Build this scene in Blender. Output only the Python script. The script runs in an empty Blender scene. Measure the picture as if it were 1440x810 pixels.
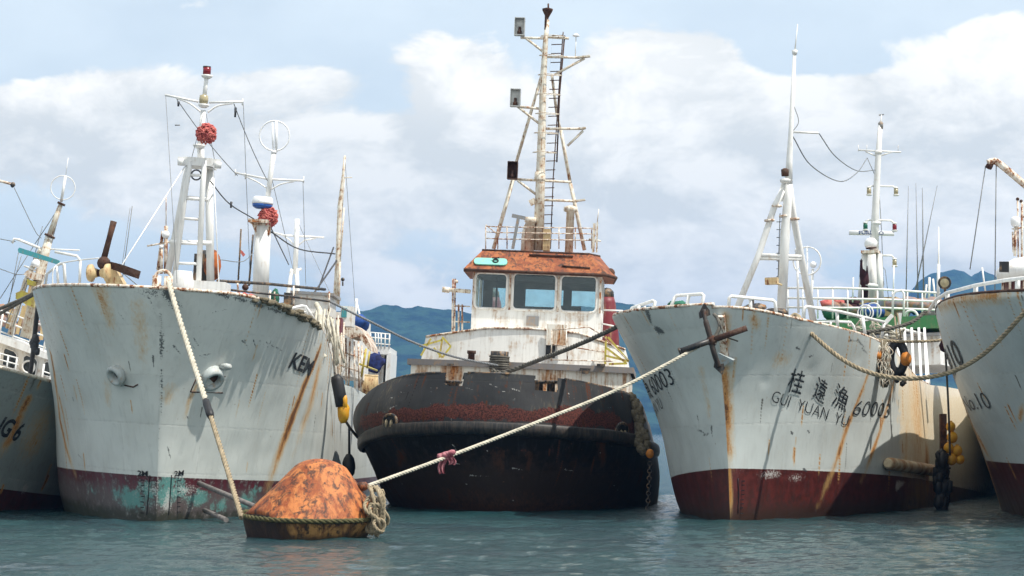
import bpy, math, random
import numpy as np
from mathutils import Vector, Matrix
random.seed(7)
R = math.radians
C = bpy.context.scene.collection
SC = bpy.context.scene

# ------------------------------------------------------------------ camera
CAMZ = 2.5
FPX = 3400.0          # focal length in pixels of the 1440 px wide photograph
HOR = 607.0           # pixel row of the horizon
cam = bpy.data.cameras.new('camera'); cam_o = bpy.data.objects.new('camera', cam); C.objects.link(cam_o)
cam.sensor_width = 36; cam.lens = 36 * FPX / 1440; cam.shift_y = (HOR - 405) / 1440
cam.clip_start = 0.5; cam.clip_end = 40000
cam_o.location = (0, 0, CAMZ); cam_o.rotation_euler = (R(90), 0, 0)
SC.camera = cam_o

# ------------------------------------------------------------------ colour management
SC.view_settings.view_transform = 'Standard'; SC.view_settings.look = 'None'
SC.view_settings.exposure = 0.17; SC.view_settings.gamma = 1
SC.view_settings.use_curve_mapping = False
SC.cycles.max_bounces = 8; SC.cycles.volume_bounces = 0
SC.cycles.use_denoising = True

# ------------------------------------------------------------------ sun
SUN_DIR = Vector((0.43, -0.225, 0.875)).normalized()      # towards the sun
SUN_EL = math.asin(SUN_DIR.z); SUN_AZ = math.atan2(SUN_DIR.x, SUN_DIR.y)
sun = bpy.data.lights.new('sun', 'SUN'); sun.energy = 5.0; sun.angle = R(0.55); sun.color = (1.0, 0.95, 0.87)
sun_o = bpy.data.objects.new('sun', sun); C.objects.link(sun_o)
sun_o.rotation_euler = (-SUN_DIR).to_track_quat('-Z', 'Y').to_euler()
sun_o.location = SUN_DIR * 200

# ------------------------------------------------------------------ node helper
class NT:
    def __init__(s, tree): s.t = tree; s.n = tree.nodes; s.l = tree.links
    def put(s, sock, v):
        if v is None: return
        if hasattr(v, 'links') or hasattr(v, 'is_linked'): s.l.new(v, sock)
        elif isinstance(v, (tuple, list)) and sock.type == 'RGBA' and len(v) == 3: sock.default_value = (*v, 1)
        else: sock.default_value = v
    def node(s, typ, ins=None, **kw):
        n = s.n.new(typ)
        for k, v in kw.items(): setattr(n, k, v)
        for k, v in (ins or {}).items(): s.put(n.inputs[k], v)
        return n
    def m(s, op, a, b=None, c=None, clamp=False):
        n = s.n.new('ShaderNodeMath'); n.operation = op; n.use_clamp = clamp
        s.put(n.inputs[0], a)
        if b is not None: s.put(n.inputs[1], b)
        if c is not None: s.put(n.inputs[2], c)
        return n.outputs[0]
    def vm(s, op, a, b=None):
        n = s.n.new('ShaderNodeVectorMath'); n.operation = op
        s.put(n.inputs[0], a)
        if b is not None: s.put(n.inputs[1], b)
        return n.outputs[0]
    def mix(s, f, a, b, mode='MIX'):
        n = s.n.new('ShaderNodeMix'); n.data_type = 'RGBA'; n.blend_type = mode
        s.put(n.inputs[0], f); s.put(n.inputs[6], a); s.put(n.inputs[7], b)
        return n.outputs[2]
    def noise(s, v, scale=5, detail=4, rough=.55, dist=0, lac=2.0):
        n = s.node('ShaderNodeTexNoise', {'Scale': scale, 'Detail': detail, 'Roughness': rough, 'Distortion': dist, 'Lacunarity': lac})
        s.put(n.inputs['Vector'], v); return n.outputs['Fac']
    def ss(s, x, lo, hi):          # smoothstep, clamped
        n = s.n.new('ShaderNodeMapRange'); n.interpolation_type = 'SMOOTHSTEP'
        s.put(n.inputs[0], x); s.put(n.inputs[1], lo); s.put(n.inputs[2], hi); return n.outputs[0]

# ------------------------------------------------------------------ world: sky with layered cloud by direction
world = bpy.data.worlds.new('World'); SC.world = world; world.use_nodes = True
w = NT(world.node_tree); w.n.clear()
tc = w.node('ShaderNodeTexCoord').outputs['Generated']
dirv = w.vm('NORMALIZE', tc)
sep = w.node('ShaderNodeSeparateXYZ', {0: dirv}); dx, dy, dz = sep.outputs
sky = w.node('ShaderNodeTexSky'); sky.sky_type = 'NISHITA'; sky.sun_disc = False
sky.sun_elevation = SUN_EL; sky.sun_rotation = SUN_AZ; sky.altitude = 5; sky.air_density = 1.0; sky.dust_density = 1.2; sky.ozone_density = 1.2
pv = w.node('ShaderNodeCombineXYZ', {0: dx, 1: dy, 2: w.m('MULTIPLY', dz, 1.7)}).outputs[0]
warp = w.node('ShaderNodeTexNoise', {'Vector': pv, 'Scale': 9.0, 'Detail': 3.0, 'Roughness': .5}).outputs['Color']
pw = w.vm('ADD', pv, w.vm('MULTIPLY', w.vm('SUBTRACT', warp, (.5, .5, .5)), (.055, .055, .055)))
def dens(v):
    big = w.noise(v, 5.5, 2, .5); med = w.noise(v, 15, 11, .62)
    return w.m('ADD', w.m('MULTIPLY', big, .75), w.m('MULTIPLY', med, .8))
d0 = dens(pw)
d1 = dens(w.vm('ADD', pw, (.010, 0, .019)))
# cover rises and falls by direction: banks of cloud and openings where the photograph has them
def lobe(px, py, sx, sy):
    ax, az = (px - 720) / FPX, (HOR - py) / FPX
    qx = w.m('MULTIPLY', w.m('SUBTRACT', dx, ax), FPX / sx); qz = w.m('MULTIPLY', w.m('SUBTRACT', dz, az), FPX / sy)
    return w.m('EXPONENT', w.m('MULTIPLY', w.m('ADD', w.m('MULTIPLY', qx, qx), w.m('MULTIPLY', qz, qz)), -1.0))
def total(items):
    acc = None
    for a_, px, py, sx, sy in items:
        t = w.m('MULTIPLY', lobe(px, py, sx, sy), a_); acc = t if acc is None else w.m('ADD', acc, t)
    return acc
front = w.m('GREATER_THAN', dy, 0.0)
cover = total([(.34, 930, 90, 130, 60), (.20, 1000, 170, 200, 80), (.32, 650, 120, 70, 55), (.30, 420, 125, 80, 24), (.26, 80, 165, 150, 50), (.30, 1330, 150, 150, 90), (.2, 1400, 60, 80, 40),
               (.33, 720, 255, 1000, 105), (.22, 560, 400, 90, 40), (.14, 930, 350, 170, 60), (.16, 1380, 330, 150, 60),
               (-.09, 640, 0, 900, 44), (.10, 1150, 110, 200, 60), (.10, 300, 200, 300, 70), (.16, 300, 20, 120, 14), (.20, 1120, 34, 70, 12), (.16, 820, 30, 60, 20), (-.24, 20, 110, 100, 50), (-.26, 1080, 80, 60, 42), (-.22, 220, 60, 260, 50), (-.26, 1200, 100, 130, 26), (-.16, 1180, 20, 300, 60),
               (-.16, 90, 330, 120, 90), (-.14, 1140, 350, 160, 60), (-.10, 760, 390, 60, 30)])
dd = w.m('ADD', d0, w.m('MULTIPLY', cover, front))
mask = w.ss(dd, .76, .865)
relief = w.m('ADD', .5, w.m('MULTIPLY', w.m('SUBTRACT', d0, d1), 6.5), clamp=True)
bright = total([(.9, 920, 95, 130, 60), (.75, 650, 115, 70, 45), (.85, 420, 118, 80, 22), (.5, 1380, 90, 90, 50), (.5, 90, 130, 120, 30), (.55, 565, 400, 80, 34),
                (.4, 1390, 310, 130, 36), (.35, 940, 370, 60, 40), (-.5, 600, 250, 330, 70), (-.45, 200, 220, 220, 60), (-.4, 1130, 240, 190, 60), (-.3, 1330, 220, 120, 40)])
lum = w.m('ADD', w.m('ADD', w.m('MULTIPLY', relief, .55), w.m('MULTIPLY', w.m('MULTIPLY', bright, front), .38)), .10, clamp=True)
cloud_col = w.mix(lum, (8.0, 8.1, 7.7), (13.4, 12.8, 11.7))
thin = w.mix(w.m('ADD', .42, w.m('MULTIPLY', w.noise(pv, 9, 6), .6), clamp=True), sky.outputs[0], (9.6, 10.5, 10.8))
col = w.mix(w.m('MULTIPLY', mask, .93), thin, cloud_col)
# the sky brightens towards the horizon
glow = w.m('ADD', 1.0, w.m('MULTIPLY', w.m('EXPONENT', w.m('MULTIPLY', w.m('ABSOLUTE', dz), -9.0)), .35))
col = w.vm('MULTIPLY', col, w.node('ShaderNodeCombineXYZ', {0: glow, 1: glow, 2: glow}).outputs[0])
bg = w.node('ShaderNodeBackground', {'Color': col, 'Strength': .1})
w.l.new(bg.outputs[0], w.node('ShaderNodeOutputWorld').inputs[0])

# ------------------------------------------------------------------ numpy noise
def vnoise(P, seed=0):
    P = np.asarray(P, float); i = np.floor(P).astype(np.int64); f = P - i; f = f * f * (3 - 2 * f)
    def h(ix, iy, iz):
        n = (ix * 73856093) ^ (iy * 19349663) ^ (iz * 83492791) ^ (seed * 2654435)
        n = (n ^ (n >> 13)) * 1274126177 & 0x7fffffff
        return ((n ^ (n >> 16)) & 0xffff) / 65535.0
    r = 0
    for a in (0, 1):
        for b in (0, 1):
            for c in (0, 1):
                wgt = (f[..., 0] if a else 1 - f[..., 0]) * (f[..., 1] if b else 1 - f[..., 1]) * (f[..., 2] if c else 1 - f[..., 2])
                r = r + wgt * h(i[..., 0] + a, i[..., 1] + b, i[..., 2] + c)
    return r
def fbm(P, oct=4, seed=0):
    P = np.asarray(P, float); r = 0; a = .5; t = 0
    for k in range(oct): r = r + a * vnoise(P * 2 ** k, seed + k); t += a; a *= .5
    return r / t
def sst(x, a, b):
    t = np.clip((x - a) / (b - a), 0, 1); return t * t * (3 - 2 * t)

# ------------------------------------------------------------------ materials
MATS = {}
def newmat(name):
    m = bpy.data.materials.new(name); m.use_nodes = True; t = NT(m.node_tree); t.n.clear()
    out = t.node('ShaderNodeOutputMaterial'); MATS[name] = m
    return m, t, out
def finish(t, out, col, rough, metal=0, bump=None, bstr=.3, bdist=.01, spec=.5, **kw):
    b = t.node('ShaderNodeBsdfPrincipled', {'Base Color': col, 'Roughness': rough, 'Metallic': metal, 'Specular IOR Level': spec})
    for k, v in kw.items(): t.put(b.inputs[k.replace('_', ' ')], v)
    if bump is not None:
        bn = t.node('ShaderNodeBump', {'Strength': bstr, 'Distance': bdist, 'Height': bump}); t.l.new(bn.outputs[0], b.inputs['Normal'])
    t.l.new(b.outputs[0], out.inputs[0]); return b
RUST1, RUST2, RUST3 = (.26, .085, .025), (.10, .032, .013), (.42, .16, .045)
def rustcol(t, v, s=1.0, dark=False):
    R1, R2, R3 = ((.075, .032, .020), (.030, .014, .010), (.13, .055, .03)) if dark else (RUST1, RUST2, RUST3)
    n = t.noise(v, 9 * s, 6, .6); n2 = t.noise(v, 2.2 * s, 3, .5)
    c = t.mix(t.ss(n, .35, .65), R2, R1); return t.mix(t.ss(n2, .5, .72), c, R3)
def steel(name, base, rust=.3, dirt=.3, rough=.5, scale=1.0, var=.12, edge=.06, dark=False, runs=False):
    """painted steel, weathered: rust breaking through in patches with runs below, grime, uneven paint"""
    m, t, out = newmat(name)
    v = t.node('ShaderNodeTexCoord').outputs['Object']
    vs = t.node('ShaderNodeMapping', {'Vector': v, 'Scale': (9 * scale, 9 * scale, .8 * scale)}).outputs[0]
    n1 = t.noise(v, 2.6 * scale, 8, .66); n2 = t.noise(vs, 1.0, 4, .6); n3 = t.noise(v, 14 * scale, 5, .6)
    k = t.m('ADD', t.m('ADD', t.m('MULTIPLY', n1, .55), t.m('MULTIPLY', n2, .30)), t.m('MULTIPLY', n3, .15))
    if runs: vc = t.node('ShaderNodeMapping', {'Vector': v, 'Scale': (1.3, 1.3, .25)}).outputs[0]; k = t.m('ADD', t.m('ADD', t.m('MULTIPLY', t.noise(vc, 1.0, 3, .6), .42), t.m('MULTIPLY', n2, .48)), t.m('MULTIPLY', n3, .10))
    th = .66 - rust * .23
    rm = t.ss(k, th, th + edge)
    halo = t.m('MULTIPLY', t.ss(k, th - (.05 if runs else .10), th + .03), .7 if runs else .55)
    dm = t.m('MULTIPLY', t.ss(t.m('ADD', t.m('MULTIPLY', n2, .6), t.m('MULTIPLY', t.noise(v, 1.3 * scale, 5, .6), .4)), .42, .66), dirt)
    c = t.mix(t.m('MULTIPLY', n3, var * 2), base, tuple(x * .72 for x in base))
    c = t.mix(dm, c, (.16, .14, .11))
    c = t.mix(halo, c, (.06, .03, .02) if dark else (.46, .27, .12))
    c = t.mix(rm, c, rustcol(t, v, scale, dark) if not runs else t.mix(t.ss(n3, .4, .6), (.46, .17, .035), (.20, .07, .02)))
    hgt = t.m('ADD', t.m('MULTIPLY', rm, -.4), t.m('MULTIPLY', n3, .5))
    finish(t, out, c, t.m('ADD', rough, t.m('MULTIPLY', rm, .35)), 0, hgt, .5, .006, .4)
    return m
def simple(name, col, rough=.6, metal=0, bscale=30, bstr=.25, var=.25, col2=None, vscale=6, spec=.4):
    m, t, out = newmat(name)
    v = t.node('ShaderNodeTexCoord').outputs['Object']
    n = t.noise(v, vscale, 5, .6)
    c = t.mix(t.ss(n, .35, .68), col, col2 or tuple(x * (1 - var) for x in col))
    finish(t, out, c, rough, metal, t.noise(v, bscale, 4), bstr, .004, spec); return m
steel('white_paint', (.84, .83, .79), .26, .26, .42, 1.0)
steel('white_clean', (.80, .80, .78), .06, .22, .4, 1.2)
steel('white_rusty', (.82, .79, .72), .72, .25, .5, 1.6)
steel('house_runs', (.84, .81, .73), .63, .2, .5, .9, runs=True, edge=.09)
steel('mast_paint', (.76, .72, .62), .50, .40, .5, 2.6)
steel('cream_paint', (.62, .48, .26), .5, .4, .5, 1.5)
steel('yellow_paint', (.58, .50, .07), .5, .4, .5, 2.0)
steel('belt_black', (.012, .012, .013), .30, .3, .5, 1.8, dark=True)
steel('red_paint', (.17, .018, .026), .15, .3, .5, 1.0)
steel('green_paint', (.045, .22, .07), .1, .3, .5, 1.0)
steel('teal_paint', (.05, .30, .34), .2, .3, .5, 2.0)
steel('mint_sign', (.22, .60, .50), .12, .3, .5, 3.0)
steel('grey_paint', (.25, .26, .27), .35, .5, .6, 1.4)
steel('dark_steel', (.022, .023, .025), .35, .3, .5, 1.5)
steel('rusty_iron', (.07, .034, .022), .8, .5, .8, 1.6, dark=True)
steel('black_steel', (.014, .014, .016), .12, .2, .42, 1.5)
steel('anchor_mix', (.022, .020, .020), .45, .3, .6, 1.5, dark=True)
steel('concrete_grey', (.20, .19, .19), .25, .5, .8, 1.3)
simple('rubber', (.018, .018, .020), .55, 0, 25, .3)
simple('rope_tan', (.36, .29, .19), .9, 0, 60, .5, .4)
simple('rope_white', (.56, .52, .42), .85, 0, 60, .5, .3)
simple('rope_dark', (.13, .12, .10), .9, 0, 60, .5, .5)
simple('rope_mossy', (.10, .085, .035), .95, 0, 60, .5, .5, col2=(.045, .05, .02))
simple('cable', (.05, .05, .055), .6, 0, 30, .2)
simple('cable_grey', (.20, .21, .22), .6, 0, 30, .2)
simple('float_yellow', (.58, .32, .02), .5, 0, 12, .2, .35, col2=(.55, .24, .01))
simple('float_orange', (.62, .22, .03), .55, 0, 12, .2, .35)
simple('cloth_pink', (.58, .17, .14), .9, 0, 20, .5, .3, col2=(.40, .08, .08))
simple('cloth_rag', (.22, .05, .07), .95, 0, 20, .5, .3, col2=(.45, .20, .22), vscale=9)
simple('cloth_dark', (.045, .012, .018), .95, 0, 20, .5, .5)
simple('cloth_blue', (.02, .035, .15), .9, 0, 14, .5, .5, col2=(.01, .012, .05))
simple('tarp_blue', (.02, .08, .32), .7, 0, 14, .5, .5)
simple('net_green', (.03, .14, .09), .95, 0, 50, .8, .5)
simple('lamp_red', (.22, .012, .02), .2, 0, 10, .1)
simple('lamp_green', (.01, .12, .07), .2, 0, 10, .1)
simple('lamp_glass', (.42, .36, .22), .15, 0, 30, .2)
simple('plastic_white', (.80, .81, .82), .3, 0, 10, .05, .08)
simple('plastic_blue', (.02, .09, .34), .3, 0, 10, .05, .1)
simple('ink_black', (.012, .013, .016), .6, 0, 30, .1)
simple('ink_blue', (.02, .05, .16), .5, 0, 30, .1)
simple('alu', (.52, .52, .50), .45, .6, 30, .2, .3)
simple('debris', (.11, .09, .055), .95, 0, 18, .9, .6, col2=(.20, .17, .12), vscale=14)
simple('orange_cloth', (.45, .12, .02), .8, 0, 10, .4, .5, col2=(.12, .04, .02), vscale=4)
simple('clutter', (.36, .20, .13), .9, 0, 10, .5, .5, col2=(.16, .18, .22), vscale=5)
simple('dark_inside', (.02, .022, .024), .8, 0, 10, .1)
simple('fender_foam', (.60, .50, .33), .8, 0, 10, .4, .4, col2=(.30, .14, .05), vscale=2.2)
def glassmat(name, tint, alpha):
    m, t, out = newmat(name)
    tr = t.node('ShaderNodeBsdfTransparent', {'Color': tint}); gl = t.node('ShaderNodeBsdfGlossy', {'Color': (.9, .95, 1), 'Roughness': .04})
    df = t.node('ShaderNodeBsdfDiffuse', {'Color': (.35, .38, .36)})
    v = t.node('ShaderNodeTexCoord').outputs['Object']
    fr = t.node('ShaderNodeFresnel', {'IOR': 1.45})
    a = t.node('ShaderNodeMixShader', {0: t.m('MULTIPLY', t.ss(t.noise(v, 3, 5), .4, .75), alpha), 1: tr.outputs[0], 2: df.outputs[0]})
    b = t.node('ShaderNodeMixShader', {0: fr.outputs[0], 1: a.outputs[0], 2: gl.outputs[0]})
    t.l.new(b.outputs[0], out.inputs[0]); return m
glassmat('window_glass', (.84, .93, .93), .07)
glassmat('dark_glass', (.10, .13, .14), .2)

# ------------------------------------------------------------------ objects
def props(o, label=None, cat=None, group=None, kind=None):
    if label: o['label'] = label
    if cat: o['category'] = cat
    if group: o['group'] = group
    if kind: o['kind'] = kind
    return o
def empty(name, loc=(0, 0, 0), mat=None, **kw):
    o = bpy.data.objects.new(name, None); C.objects.link(o); o.empty_display_size = .3
    o.matrix_world = mat if mat is not None else Matrix.Translation(loc)
    o['_m'] = [x for r in o.matrix_world for x in r]
    return props(o, **kw)
def copy_tree(o, loc=None, parent=None, label=None):
    c = o.copy(); C.objects.link(c)
    if parent is not None: c.parent = parent
    for ch in list(o.children): copy_tree(ch, parent=c)
    if loc is not None: c.location = loc
    if label: c['label'] = label
    return c
def perp(d):
    a = Vector((0, 0, 1)) if abs(d.z) < .9 else Vector((1, 0, 0))
    u = d.cross(a).normalized(); return u, d.cross(u).normalized()
SPLIT = set('hand_wheel guard_rail yard stowed_gear stowed_bag stowed_net ladder antenna_dome stanchion mullion_strip lamp_bracket ladder_hoop capstan weld_plate lamp_plate insulator side_post mast_stay stub_vent winch_frame lamp_housing roof_pipe flange derrick_line flag_pole aerial_lamp yard_brace'.split())
class MB:
    """collects shapes in the local frame of a thing and links them as ONE mesh object"""
    def __init__(s): s.v = []; s.f = []; s.sm = []; s.isl = []
    def add(s, vs, fs, smooth=False):
        b = len(s.v); s.isl.append(b); s.v += [tuple(x) for x in vs]; s.f += [tuple(b + i for i in f) for f in fs]; s.sm += [smooth] * len(fs); return s
    def box(s, x0, x1, y0, y1, z0, z1, rot=None, piv=None):
        vs = [Vector((x, y, z)) for z in (z0, z1) for y in (y0, y1) for x in (x0, x1)]
        if rot is not None:
            p = piv if piv is not None else Vector(((x0 + x1) / 2, (y0 + y1) / 2, (z0 + z1) / 2)); vs = [p + rot @ (q - p) for q in vs]
        return s.add(vs, [(0, 2, 3, 1), (4, 5, 7, 6), (0, 1, 5, 4), (2, 6, 7, 3), (0, 4, 6, 2), (1, 3, 7, 5)])
    def bar(s, a, b, wx, wz):
        a = Vector(a); b = Vector(b); d = (b - a).normalized(); u, v = perp(d); u *= wx / 2; v *= wz / 2
        vs = [p + i * u + j * v for p in (a, b) for i, j in ((-1, -1), (1, -1), (1, 1), (-1, 1))]
        return s.add(vs, [(3, 2, 1, 0), (4, 5, 6, 7), (0, 1, 5, 4), (1, 2, 6, 5), (2, 3, 7, 6), (3, 0, 4, 7)])
    def tube(s, a, b, r, r2=None, n=10, caps=True):
        r2 = r if r2 is None else r2
        return s.path([a, b], [r, r2], n, caps=caps)
    def path(s, pts, r, n=8, closed=False, caps=True, smooth=True):
        pts = [Vector(p) for p in pts]; k = len(pts)
        rs = r if isinstance(r, (list, tuple)) else [r] * k
        vs = []; u = None
        for i, p in enumerate(pts):
            if closed: d = pts[(i + 1) % k] - pts[i - 1]
            else: d = pts[min(i + 1, k - 1)] - pts[max(i - 1, 0)]
            d = d.normalized() if d.length > 1e-9 else Vector((0, 0, 1))
            if u is None: u, _ = perp(d)
            else:
                u = u - d * u.dot(d)
                u = u.normalized() if u.length > 1e-6 else perp(d)[0]
            w_ = d.cross(u)
            for j in range(n):
                a = 2 * math.pi * j / n; vs.append(p + (u * math.cos(a) + w_ * math.sin(a)) * rs[i])
        fs = []
        for i in range(k if closed else k - 1):
            for j in range(n):
                a, b = i * n + j, i * n + (j + 1) % n; c, d_ = ((i + 1) % k) * n + (j + 1) % n, ((i + 1) % k) * n + j
                fs.append((a, b, c, d_))
        s.add(vs, fs, smooth)
        if caps and not closed:
            b0 = len(s.v) - len(vs)
            s.f += [tuple(b0 + j for j in reversed(range(n))), tuple(b0 + (k - 1) * n + j for j in range(n))]; s.sm += [False, False]
        return s
    def lathe(s, prof, base=(0, 0, 0), axis=(0, 0, 1), n=24, smooth=True):
        base = Vector(base); ax = Vector(axis).normalized(); u, v = perp(ax); vs = []; fs = []
        for r, h in prof:
            for j in range(n):
                a = 2 * math.pi * j / n; vs.append(base + ax * h + (u * math.cos(a) + v * math.sin(a)) * r)
        for i in range(len(prof) - 1):
            for j in range(n):
                fs.append((i * n + j, i * n + (j + 1) % n, (i + 1) * n + (j + 1) % n, (i + 1) * n + j))
        s.add(vs, fs, smooth)
        b0 = len(s.v) - len(vs)
        if prof[0][0] > 1e-4: s.f.append(tuple(b0 + j for j in reversed(range(n)))); s.sm.append(False)
        if prof[-1][0] > 1e-4: s.f.append(tuple(b0 + (len(prof) - 1) * n + j for j in range(n))); s.sm.append(False)
        return s
    def ball(s, c, r, n=14, sq=(1, 1, 1)):
        k = n // 2; vs = []; fs = []; c = Vector(c)
        for i in range(k + 1):
            th = math.pi * i / k
            for j in range(n):
                a = 2 * math.pi * j / n
                vs.append(c + Vector((r * sq[0] * math.sin(th) * math.cos(a), r * sq[1] * math.sin(th) * math.sin(a), r * sq[2] * math.cos(th))))
        for i in range(k):
            for j in range(n): fs.append((i * n + j, (i + 1) * n + j, (i + 1) * n + (j + 1) % n, i * n + (j + 1) % n))
        return s.add(vs, fs, True)
    def ring(s, c, R_, r, axis=(0, 1, 0), n=28, m=7, sq=1.0):
        c = Vector(c); u, v = perp(Vector(axis).normalized())
        return s.path([c + (u * math.cos(2 * math.pi * i / n) + v * math.sin(2 * math.pi * i / n) * sq) * R_ for i in range(n)], r, m, closed=True)
    def prism(s, poly, vec, smooth=False):
        """a planar polygon (3D points) pushed along vec"""
        p = [Vector(q) for q in poly]; k = len(p); vec = Vector(vec)
        vs = p + [q + vec for q in p]
        return s.add(vs, [tuple(reversed(range(k))), tuple(range(k, 2 * k))] + [(i, (i + 1) % k, k + (i + 1) % k, k + i) for i in range(k)], smooth)
    def lump(s, c, r, seed=0, n=12, sq=(1, 1, 1), amp=.35, fr=3.0):
        b = len(s.v); s.ball(c, r, n, sq); c = Vector(c)
        P = np.array(s.v[b:]); nn = fbm((P - np.array(c)) / r * fr + seed * 7.3, 3, seed)
        for i in range(len(P)):
            q = Vector(P[i]) - c; s.v[b + i] = tuple(c + q * (1 + (nn[i] - .5) * 2 * amp))
        return s
    def pieces(s, gap=.03):
        """the shapes collected so far as clusters that touch each other"""
        st = s.isl + [len(s.v)]; V = np.array([tuple(v) for v in s.v]); n = len(st) - 1
        lo = [V[st[i]:st[i + 1]].min(0) - gap for i in range(n)]; hi = [V[st[i]:st[i + 1]].max(0) + gap for i in range(n)]; g = list(range(n))
        def root(i):
            while g[i] != i: i = g[i]
            return i
        for i in range(n):
            for j in range(i):
                if (lo[i] < hi[j]).all() and (lo[j] < hi[i]).all(): g[root(i)] = root(j)
        own = np.zeros(len(V), int)
        for i in range(n): own[st[i]:st[i + 1]] = root(i)
        out = []
        for r in sorted(set(own)):
            idx = np.where(own == r)[0]; mp = {int(k): q for q, k in enumerate(idx)}; m = MB(); m.v = [s.v[k] for k in idx]; m.isl = [0]
            for f, q in zip(s.f, s.sm):
                if f[0] in mp: m.f.append(tuple(mp[a] for a in f)); m.sm.append(q)
            out.append(m)
        return sorted(out, key=lambda m: -len(m.v))
    def build(s, name, mat, parent=None, **kw):
        if name in SPLIT and len(s.isl) > 1 and parent is not None:
            ps = s.pieces()
            if len(ps) > 1: return [m.build(name, mat, parent, **kw) for m in ps][0]
        me = bpy.data.meshes.new(name); me.from_pydata([tuple(v) for v in s.v], [], s.f); me.update()
        me.polygons.foreach_set('use_smooth', s.sm)
        me.materials.append(MATS[mat] if isinstance(mat, str) else mat)
        o = bpy.data.objects.new(name, me); C.objects.link(o)
        if parent is not None: o.parent = parent
        return props(o, **kw)
def W(px, py, d):
    """world point seen at pixel (px, py) of the photograph, d metres ahead"""
    return Vector(((px - 720) / FPX * d, d, CAMZ + (HOR - py) / FPX * d))
class Frame:
    """a ship's own frame: x to the picture's right, y aft, z up, with its yaw, heel and trim"""
    def __init__(s, px, d, yaw=0, heel=0, pitch=0):
        o = W(px, 0, d); o.z = 0
        s.M = Matrix.Translation(o) @ Matrix.Rotation(-R(yaw), 4, 'Z') @ Matrix.Rotation(R(heel), 4, 'Y') @ Matrix.Rotation(R(pitch), 4, 'X')
        s.I = s.M.inverted(); s.Mn = np.array(s.M)
    def p(s, px, py, d): return s.I @ W(px, py, d)
    def w(s, v): return s.M @ Vector(v)
    def at_y(s, px, py, y):
        """local point on the plane local-y = y that is seen at pixel (px, py)"""
        c = s.I @ Vector((0, 0, CAMZ)); q = s.I @ W(px, py, 100.0); k = (y - c.y) / (q.y - c.y); return c + (q - c) * k
    def root(s, name, **kw): return empty(name, mat=s.M.copy(), **kw)
def project(P):
    P = np.asarray(P); return np.stack([720 + P[:, 0] / P[:, 1] * FPX, HOR - (P[:, 2] - CAMZ) / P[:, 1] * FPX], 1)
def sag(a, b, drop, n=24):
    a = Vector(a); b = Vector(b); return [a.lerp(b, i / n) - Vector((0, 0, drop * 4 * (i / n) * (1 - i / n))) for i in range(n + 1)]
def catmull(pts, k=8):
    pts = [Vector(p) for p in pts]; P = [pts[0] * 2 - pts[1]] + pts + [pts[-1] * 2 - pts[-2]]; o = []
    for i in range(1, len(P) - 2):
        for j in range(k):
            t = j / k; a, b, c, d = P[i - 1:i + 3]
            o.append(.5 * ((2 * b) + (c - a) * t + (2 * a - 5 * b + 4 * c - d) * t * t + (3 * b - a - 3 * c + d) * t ** 3))
    o.append(pts[-1]); return o
def resample(pts, step):
    pts = [Vector(p) for p in pts]; L = [0]
    for a, b in zip(pts, pts[1:]): L.append(L[-1] + (b - a).length)
    n = max(2, int(L[-1] / step)); out = []; j = 0
    for i in range(n + 1):
        t = L[-1] * i / n
        while j < len(L) - 2 and L[j + 1] < t: j += 1
        out.append(pts[j].lerp(pts[j + 1], (t - L[j]) / max(1e-9, L[j + 1] - L[j])))
    return out, L[-1]
def laid_rope(mb, pts, r, pitch=None, strands=3, step=None):
    """a rope laid up of strands that wind round each other"""
    pitch = pitch or r * 7; step = step or pitch / 9
    pts, L = resample(pts, step); u = None; fr = []
    for i, p in enumerate(pts):
        d = (pts[min(i + 1, len(pts) - 1)] - pts[max(i - 1, 0)]).normalized()
        if u is None: u = perp(d)[0]
        u = (u - d * u.dot(d)).normalized(); fr.append((p, u.copy(), d.cross(u)))
    for k in range(strands):
        q = []
        for i, (p, a, b) in enumerate(fr):
            ph = 2 * math.pi * (i * L / (len(pts) - 1) / pitch + k / strands); q.append(p + (a * math.cos(ph) + b * math.sin(ph)) * r * .5)
        mb.path(q, r * .56, 6)
    return mb

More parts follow.
